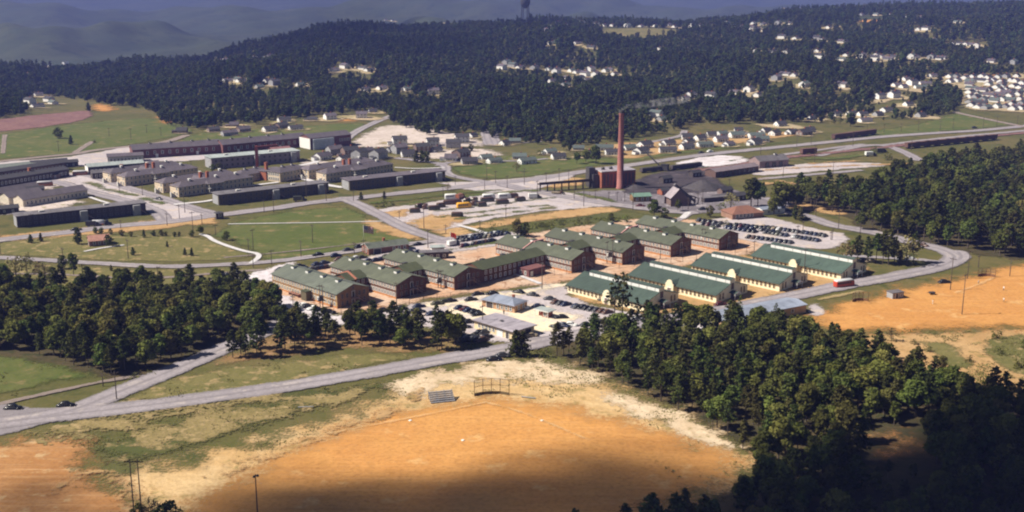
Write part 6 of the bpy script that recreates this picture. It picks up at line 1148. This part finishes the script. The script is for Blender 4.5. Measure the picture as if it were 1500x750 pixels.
# --- single trees: x, foot y, top y, kind
SINGLE = {
 'on the left lawn': [(115, 358, 334, 'cedar'), (45, 356, 343, 'cedar'), (60, 354, 341, 'cedar'), (140, 342, 332, 'round'), (149, 343, 333, 'round'), (162, 344, 334, 'round'), (178, 346, 336, 'round'), (192, 347, 338, 'round'), (211, 348, 336, 'cedar'), (225, 346, 336, 'round'), (236, 346, 336, 'round'), (243, 346, 338, 'round'), (256, 347, 339, 'round'), (263, 346, 339, 'round'), (281, 347, 336, 'round'), (294, 344, 330, 'broad'), (332, 352, 338, 'round'), (245, 362, 353, 'cedar'), (195, 374, 362, 'cedar'), (271, 374, 363, 'cedar'), (281, 375, 363, 'cedar'), (163, 397, 388, 'cedar'), (160, 361, 342, 'round')],
 'beside the lower left street': [(108, 403, 368, 'broad'), (92, 394, 372, 'round'), (40, 400, 368, 'dry'), (58, 408, 380, 'dry'), (66, 413, 384, 'dry'), (25, 412, 372, 'dry'), (4, 420, 385, 'broad'), (12, 430, 395, 'broad'), (-8, 440, 395, 'broad')],
 'on the far left fields': [(85, 203, 186, 'round'), (104, 212, 198, 'cedar'), (138, 209, 204, 'bush'), (130, 163, 150, 'cedar'), (321, 250, 238, 'round'), (312, 251, 240, 'round'), (330, 250, 242, 'cedar')],
 'between the barracks and the bus lot': [(529, 293, 281, 'cedar'), (563, 291, 280, 'cedar'), (562, 303, 292, 'bush'), (552, 303, 296, 'bush'), (575, 302, 295, 'bush'), (656, 280, 267, 'dry'), (610, 238, 220, 'cedar'), (624, 238, 221, 'round'), (618, 238, 220, 'cedar'), (757, 252, 235, 'dry')],
 'behind the barrack wings': [(757, 346, 320, 'round'), (768, 347, 323, 'round'), (793, 333, 324, 'bush'), (806, 331, 323, 'bush'), (822, 330, 321, 'bush'), (848, 328, 319, 'bush'), (895, 325, 311, 'round'), (860, 327, 318, 'bush'), (915, 325, 314, 'bush'), (705, 341, 332, 'bush'), (722, 341, 332, 'bush'), (740, 343, 334, 'bush')],
 'below the steam plant': [(958, 320, 290, 'broad'), (973, 321, 303, 'round'), (993, 310, 291, 'broad'), (1040, 318, 300, 'round'), (1056, 308, 296, 'bush'), (1070, 305, 280, 'dry'), (1100, 303, 256, 'broad'), (1110, 303, 262, 'broad'), (1140, 312, 262, 'broad'), (1150, 308, 268, 'broad'), (1133, 316, 285, 'broad'), (1165, 321, 301, 'cedar'), (1172, 323, 303, 'cedar'), (1065, 333, 322, 'bush'), (1280, 223, 214, 'bush'), (1300, 234, 222, 'bush')],
 'on the lawns left of the chimney': [(845, 240, 222, 'broad'), (858, 238, 218, 'broad'), (873, 240, 212, 'broad'), (791, 227, 219, 'bush'), (826, 220, 205, 'broad'), (690, 222, 210, 'round'), (835, 224, 208, 'broad')],
 'at the right end of the cream halls': [(1247, 381, 350, 'broad'), (1256, 383, 345, 'pine'), (1270, 385, 346, 'pine'), (1283, 386, 342, 'pine'), (1293, 387, 338, 'pine'), (1301, 388, 335, 'pine'), (1318, 387, 366, 'cedar'), (1328, 388, 342, 'dry'), (1338, 386, 340, 'pine'), (1240, 384, 352, 'dry'), (1310, 384, 350, 'pine')],
 'beside the foreground road': [(756, 522, 483, 'cedar'), (766, 522, 486, 'cedar'), (772, 524, 512, 'bush'), (790, 522, 510, 'bush'), (800, 524, 511, 'bush'), (816, 522, 472, 'pine'), (640, 490, 447, 'pine'), (900, 488, 400, 'thin'), (912, 490, 397, 'thin'), (932, 490, 436, 'thin'), (1082, 484, 432, 'thin'), (1099, 486, 452, 'thin'), (1135, 482, 444, 'thin'), (1005, 488, 440, 'broad'), (1020, 486, 446, 'broad'), (1035, 490, 444, 'broad'), (1048, 488, 452, 'broad'), (990, 490, 445, 'pine'), (960, 492, 446, 'pine'), (948, 490, 440, 'pine'), (885, 500, 464, 'pine'), (856, 508, 472, 'pine')],
 'at the bottom left corner': [(225, 770, 728, 'dry'), (245, 778, 730, 'round'), (205, 765, 735, 'round'), (262, 780, 742, 'bush'), (190, 712, 706, 'bush'), (300, 600, 594, 'bush')],
 'on the sandy hill at right': [(1460, 496, 483, 'bush'), (1380, 540, 520, 'round'), (1305, 500, 478, 'dry'), (1465, 520, 508, 'bush'), (1495, 540, 524, 'bush'), (1440, 560, 545, 'bush'), (1480, 575, 560, 'round'), (1420, 530, 520, 'bush'), (1360, 515, 506, 'bush'), (1340, 505, 496, 'bush'), (1500, 510, 498, 'bush')]}
KD = dict(pine='pine', broad='leafy tree', cedar='dark conical cedar', round='round leafy tree', thin='slender bare-stemmed pine', bush='low green shrub', dry='thin brownish tree')
for pl, L_ in SINGLE.items():
    bk = {}
    for q in L_: bk.setdefault(q[3], []).append(q)
    for kind, qs in bk.items():
        qs.sort()
        for i, (x, yb, yt, _) in enumerate(qs):
            p, h = hpx(x, yb, yt); p = G(x, yb); h = 0
            lo, hi = 0, 40
            for _k in range(40):
                m = (lo + hi) / 2; pr_ = project(np.array([[p.x, p.y, p.z + m]]))[1][0]
                if pr_ > yt: lo = m
                else: hi = m
            tree(kind, p, m / (HT[kind] * 1.0), olab(KD[kind], i, len(qs), pl), KD[kind] + 's ' + pl)
# --- woods too many to count: instanced small trees on a point cloud
def inst(name, pts, coll, label):
    """pts rows: x y z scale rot index"""
    A = np.array(pts, float); me = bpy.data.meshes.new(name); me.vertices.add(len(A)); me.vertices.foreach_set('co', A[:, :3].astype(np.float32).ravel())
    for i, a in enumerate(('size', 'turn')): at = me.attributes.new(a, 'FLOAT', 'POINT'); at.data.foreach_set('value', A[:, 3 + i].astype(np.float32))
    at = me.attributes.new('which', 'INT', 'POINT'); at.data.foreach_set('value', A[:, 5].astype(np.int32))
    o = place(name, me); tag(o, label, None, None, 'stuff'); ng = bpy.data.node_groups.new(name, 'GeometryNodeTree')
    ng.interface.new_socket('Geometry', in_out='INPUT', socket_type='NodeSocketGeometry'); ng.interface.new_socket('Geometry', in_out='OUTPUT', socket_type='NodeSocketGeometry')
    gi = ng.nodes.new('NodeGroupInput'); go = ng.nodes.new('NodeGroupOutput'); ip = ng.nodes.new('GeometryNodeInstanceOnPoints'); ci = ng.nodes.new('GeometryNodeCollectionInfo')
    ci.inputs['Collection'].default_value = coll; ci.inputs['Separate Children'].default_value = True; ci.inputs['Reset Children'].default_value = True
    def attr(nm, ty): n = ng.nodes.new('GeometryNodeInputNamedAttribute'); n.data_type = ty; n.inputs['Name'].default_value = nm; return n.outputs['Attribute']
    cx = ng.nodes.new('ShaderNodeCombineXYZ'); ng.links.new(attr('turn', 'FLOAT'), cx.inputs['Z']); sx = ng.nodes.new('ShaderNodeCombineXYZ'); s_ = attr('size', 'FLOAT'); [ng.links.new(s_, sx.inputs[k]) for k in 'XYZ']
    L = ng.links.new; L(gi.outputs[0], ip.inputs['Points']); L(ci.outputs[0], ip.inputs['Instance']); ip.inputs['Pick Instance'].default_value = True
    L(attr('which', 'INT'), ip.inputs['Instance Index']); L(cx.outputs[0], ip.inputs['Rotation']); L(sx.outputs[0], ip.inputs['Scale']); L(ip.outputs[0], go.inputs[0])
    o.modifiers.new('trees', 'NODES').node_group = ng; return o
def joined(name, data):
    V, Q, T, tb, mat = data; nv = len(V); tv = np.array(tb.v); tq = [f for f in tb.f if len(f) == 4]
    return arrmesh(name, np.concatenate([V, tv]), np.concatenate([Q, np.array(tq) + nv]), [mat, BARK], {'tint': np.concatenate([T, np.zeros(len(tv))])}, mi=[0] * len(Q) + [1] * len(tq))
def coll_of(name, meshes):
    c = bpy.data.collections.new(name)
    for i, m_ in enumerate(meshes): c.objects.link(bpy.data.objects.new('%s_%02d' % (name, i), m_))
    return c
near_c = coll_of('wood_tree', [joined('wood_tree', KINDS['pine'][i][2]) for i in range(4)] + [joined('wood_tree', KINDS['broad'][i][2]) for i in range(4)])
far_d = []
for s in range(4): (V, Q), T = pine_crown(100 + s, 12, nb=16, per=9, size=.85, base=.15, wide=2.6); far_d.append((V, Q, T, trunk_mb(12, .19, 0, s), LFAR))
for s in range(4): (V, Q), T = broad_crown(110 + s, 11, 8, 26, .95, 3.4, .1); far_d.append((V, Q, T, trunk_mb(11, .2, 0, s), LFAR))
far_c = coll_of('far_tree', [joined('far_tree', d) for d in far_d])
gg = np.random.default_rng(5)
inst('wood', [(x, y, z, sc, gg.uniform(0, 6.28), gg.integers(0, 4) + (0 if kind == 'pine' else 4)) for x, y, z, kind, sc in REST], near_c, 'rest of the dense dark wood beyond the road bend at right')
# far forest, over the ridge
LOWX = [-200, 0, 50, 62, 90, 150, 215, 245, 285, 330, 400, 450, 545, 572, 600, 640, 690, 745, 800, 860, 930, 995, 1010, 1100, 1180, 1235, 1300, 1360, 1400, 1420, 1500, 1700]
LOWY = [172, 172, 166, 150, 142, 153, 160, 184, 188, 184, 178, 172, 160, 176, 192, 196, 194, 207, 214, 214, 203, 192, 181, 181, 181, 184, 178, 172, 165, 115, 108, 104]
pp = []; r = 690.0
while r < 2500:
    sp = 6.6 if r < 1150 else 7.4 if r < 1500 else 9.0; n = int(1.06 * r / sp); a = np.linspace(-.53, .53, n) + gg.uniform(-.45, .45, n) * sp / r; q = r + gg.uniform(-.5, .5, n) * sp
    pp.append(np.column_stack([q * np.sin(a), q * np.cos(a)])); r += sp
P = np.concatenate(pp); Z = hgt(P[:, 0], P[:, 1]); px, py = project(np.column_stack([P, Z]))
keep = (py < np.interp(px, LOWX, LOWY) + gg.normal(0, 1.2, len(px))) & (px > -90) & (px < 1590) & (np.hypot(P[:, 0], P[:, 1]) < np.interp(px, [0, 300, 700, 1100, 1500], [1500, 1550, 1700, 1900, 2150]) + 90)
for poly in ([(878, 44), (920, 41), (1000, 43), (1000, 50), (960, 58), (930, 59), (880, 54)], [(820, 114), (830, 108), (900, 103), (905, 110), (880, 119), (830, 124)], [(1256, 24), (1296, 24), (1294, 35), (1258, 36)], [(1380, 60), (1446, 63), (1450, 76), (1400, 76)], [(128, 168), (135, 150), (180, 158), (180, 170)], [(40, 146), (85, 140), (85, 166), (40, 166)]):
    keep &= sdf(np.column_stack([px, py]), poly) < 0
CL = np.array(CLEAR); cr_ = np.hypot(CL[:, 0], CL[:, 1]); ca = np.arctan2(CL[:, 0], CL[:, 1]); pr_ = np.hypot(P[:, 0], P[:, 1]); pa = np.arctan2(P[:, 0], P[:, 1]); small = np.ones(len(P))
for r_, a_ in zip(cr_, ca):
    m = (np.abs((pa - a_) * r_) < 7.5) & (pr_ < r_ + 7) & (pr_ > r_ - 62)
    near = m & (pr_ > r_ - 9); keep &= ~near; thin = m & ~near; keep &= ~(thin & (gg.random(len(P)) < .7)); small = np.where(thin, .55, small)
P, Z, px, small = P[keep], Z[keep], px[keep], small[keep]; f = .5 + .5 * np.sin(P[:, 0] * .02) * np.cos(P[:, 1] * .017)
fn = np.sin(P[:, 0] * .011 + 1.3) * np.cos(P[:, 1] * .013 + .4) + .6 * np.sin(P[:, 0] * .037 + P[:, 1] * .021) + .5 * np.sin(P[:, 1] * .043 - P[:, 0] * .015); hsc = np.clip(.88 + .2 * fn, .5, 1.25)
idx = np.where(gg.random(len(P)) < .30 + .3 * fn, gg.integers(0, 4, len(P)), 4 + gg.integers(0, 4, len(P)))
inst('forest', np.column_stack([P, Z - .3, gg.uniform(.6, 1.2, len(P)) * hsc * small, gg.uniform(0, 6.28, len(P)), idx]), far_c, 'wooded ridge covering the whole background behind the houses')
# bare earth and gardens round the far houses
V_, Q_, E_, B_ = [], [], [], []
for i, (hx, hy) in enumerate(CLEAR):
    r0 = gg.uniform(8, 17) if math.hypot(hx, hy) > 850 else gg.uniform(6, 10); b0 = len(V_); ex, ey = gg.uniform(.8, 2.2), 1.0; th0 = gg.uniform(0, 3.14)
    for j in range(5):
        for k in range(14):
            a = 2 * math.pi * k / 14; rr2 = r0 * j / 4; lx, ly = rr2 * math.cos(a) * ex, rr2 * math.sin(a) * ey; V_.append((hx + lx * math.cos(th0) - ly * math.sin(th0), hy + lx * math.sin(th0) + ly * math.cos(th0))); E_.append(r0 * (1 - j / 4) - 2.5)
    for j in range(4):
        for k in range(14): Q_.append((b0 + j * 14 + k, b0 + (j + 1) * 14 + k, b0 + (j + 1) * 14 + (k + 1) % 14, b0 + j * 14 + (k + 1) % 14))
V_ = np.array(V_); GM('house_earth', [(.42, .33, .22), (.24, .21, .09), (.50, .36, .24)], .05, fade=5, ragged=1.2)
o = place('house_yards', arrmesh('house_yards', np.column_stack([V_, hgt(V_[:, 0], V_[:, 1]) + .55]), np.array(Q_), MATS['house_earth'], {'edge': np.array(E_)}, smooth=True)); tag(o, None, None, None, 'structure')
# weeds and tufts on the rough ground
def tufts(name, polys, sp, size, mat, label, seed):
    P = scatter(polys, sp, seed); g = np.random.default_rng(seed); nz = np.sin(P[:, 0] * .31 + 1) * np.cos(P[:, 1] * .27) + np.sin(P[:, 0] * .11) * np.sin(P[:, 1] * .13); P = P[nz + np.sin(P[:, 0] * .83) * np.cos(P[:, 1] * .71 + P[:, 0] * .2) * .7 + g.normal(0, .3, len(P)) > .55]
    C = np.repeat(np.column_stack([P, hgt(P[:, 0], P[:, 1]) + .15]), 7, 0) + g.normal(size=(len(P) * 7, 3)) * np.array([size, size, size * .35]); C[:, 2] = np.abs(C[:, 2]) + .05
    V, Q = leafq(C, size * .55, g, .6); o = place(name, arrmesh(name, V, Q, mat, {'tint': np.repeat(g.random(len(C)), 4)})); tag(o, label, None, None, 'stuff')
tufts('weeds', [[(560, 560), (620, 548), (700, 535), (800, 527), (905, 562), (985, 600), (1060, 640), (1110, 672), (1080, 690), (1000, 650), (930, 612), (830, 588), (760, 578), (690, 578), (600, 590)], [(330, 655), (420, 630), (500, 606), (545, 583), (590, 566), (600, 590), (520, 610), (400, 660), (330, 690)], [(950, 660), (1090, 660), (1090, 700), (980, 700)], [(1235, 492), (1420, 486), (1560, 490), (1560, 620), (1480, 600), (1400, 565), (1300, 515)], [(60, 640), (160, 632), (150, 660), (60, 650)]], 1.2, .4, LDRY, 'dry weeds scattered over the sandy ground', 21)
tufts('grass', [[(135, 655), (165, 640), (250, 610), (330, 595), (470, 568), (590, 562), (545, 580), (420, 628), (330, 652), (190, 680)], [(175, 590), (290, 545), (420, 530), (640, 520), (560, 533), (250, 588)], [(0, 585), (150, 550), (50, 528), (0, 520)], [(1250, 480), (1560, 490), (1560, 600), (1400, 560)]], 1.5, .45, LGRASS, 'coarse grass on the road banks', 22)
tufts('undergrowth', [[(672, 331), (770, 327), (850, 319), (990, 320), (860, 330), (760, 344), (700, 344)], [(700, 498), (640, 516), (690, 512)], [(780, 516), (812, 524), (905, 562), (900, 556), (820, 510)], [(160, 553), (240, 541), (300, 517), (290, 522), (230, 547), (165, 560)]], 1.5, .8, LBROAD, 'low brush along wood edges and behind the barrack wings', 23)
# ------------------------------------------------------------------ clouds, high up to the left and outside the picture, whose shade lies on the land
def cloudmat():
    m, nt = nodes('cloud_vapour'); d = nd(nt, 'ShaderNodeBsdfDiffuse'); d.inputs['Color'].default_value = (.9, .9, .92, 1); tr_ = nd(nt, 'ShaderNodeBsdfTransparent')
    lw = nd(nt, 'ShaderNodeLayerWeight'); lw.inputs['Blend'].default_value = .5; mx = nd(nt, 'ShaderNodeMixShader')
    nt.links.new(math_(nt, 'ADD', math_(nt, 'MULTIPLY', ramp(nt, lw.outputs['Facing'], .2, 1.0), .2), .8), mx.inputs[0]); nt.links.new(d.outputs[0], mx.inputs[1]); nt.links.new(tr_.outputs[0], mx.inputs[2]); out(nt, mx.outputs[0]); return m
CLM = cloudmat()
def cloud(poly, alt, rad, n, seed, label, world=False, dens=1.0):
    g = np.random.default_rng(seed); A = np.array(poly if world else W2(poly)); z0 = float(np.mean(hgt(A[:, 0], A[:, 1])))
    P = g.uniform(A.min(0), A.max(0), (n * 30, 2)); d = sdf(P, A); k = d > rad * .25; P, d = P[k][:n], d[k][:n]; b = MB()
    off = SD * ((alt - z0) / SD.z)
    for (x, y), dd in zip(P, d):
        r = rad * g.uniform(.7, 1.2) * (.65 if dd < rad else 1.15); c = (x + off.x, y + off.y, alt + g.uniform(-.4, .8) * r)
        pts = []; nn, mm = 14, 8; base = len(b.v)
        for j in range(mm + 1):
            ph = math.pi * j / mm
            for i in range(nn): th = 2 * math.pi * i / nn; w_ = 1 + .12 * math.sin(3 * th + x) * math.sin(2 * ph + y); b.v.append((c[0] + r * w_ * math.sin(ph) * math.cos(th), c[1] + r * w_ * math.sin(ph) * math.sin(th), c[2] + .6 * r * w_ * math.cos(ph)))
        for j in range(mm):
            for i in range(nn): b.f.append((base + j * nn + i, base + (j + 1) * nn + i, base + (j + 1) * nn + (i + 1) % nn, base + j * nn + (i + 1) % nn)); b.m.append(0)
    o = b.build('cloud', CLM, None, (0, 0, 0), 0, True); tag(o, label, None, None, 'structure')
cloud([(60, 830), (200, 760), (300, 735), (450, 706), (600, 682), (720, 664), (820, 658), (900, 662), (1000, 674), (1080, 690), (1130, 695), (1250, 680), (1330, 660), (1420, 630), (1500, 590), (1640, 540), (1800, 600), (1800, 1000), (100, 1000)], 700, 28, 72, 1, 'low cloud')
cloud([(-120, 735), (0, 715), (110, 712), (200, 735), (280, 770), (300, 900), (-150, 900)], 700, 20, 22, 7, 'low cloud')
cloud([(1080, 740), (1150, 700), (1250, 660), (1330, 640), (1420, 610), (1500, 560), (1640, 500), (1800, 600), (1800, 1000), (1000, 1000)], 760, 20, 130, 4, 'low cloud')  # extra cloud added out of view, only to darken the lower right woods
cloud([(150, 112), (300, 104), (420, 97), (560, 98), (700, 95), (800, 92), (850, 80), (830, 40), (700, 22), (450, 28), (300, 70), (150, 84)], 900, 75, 90, 2, 'low cloud')
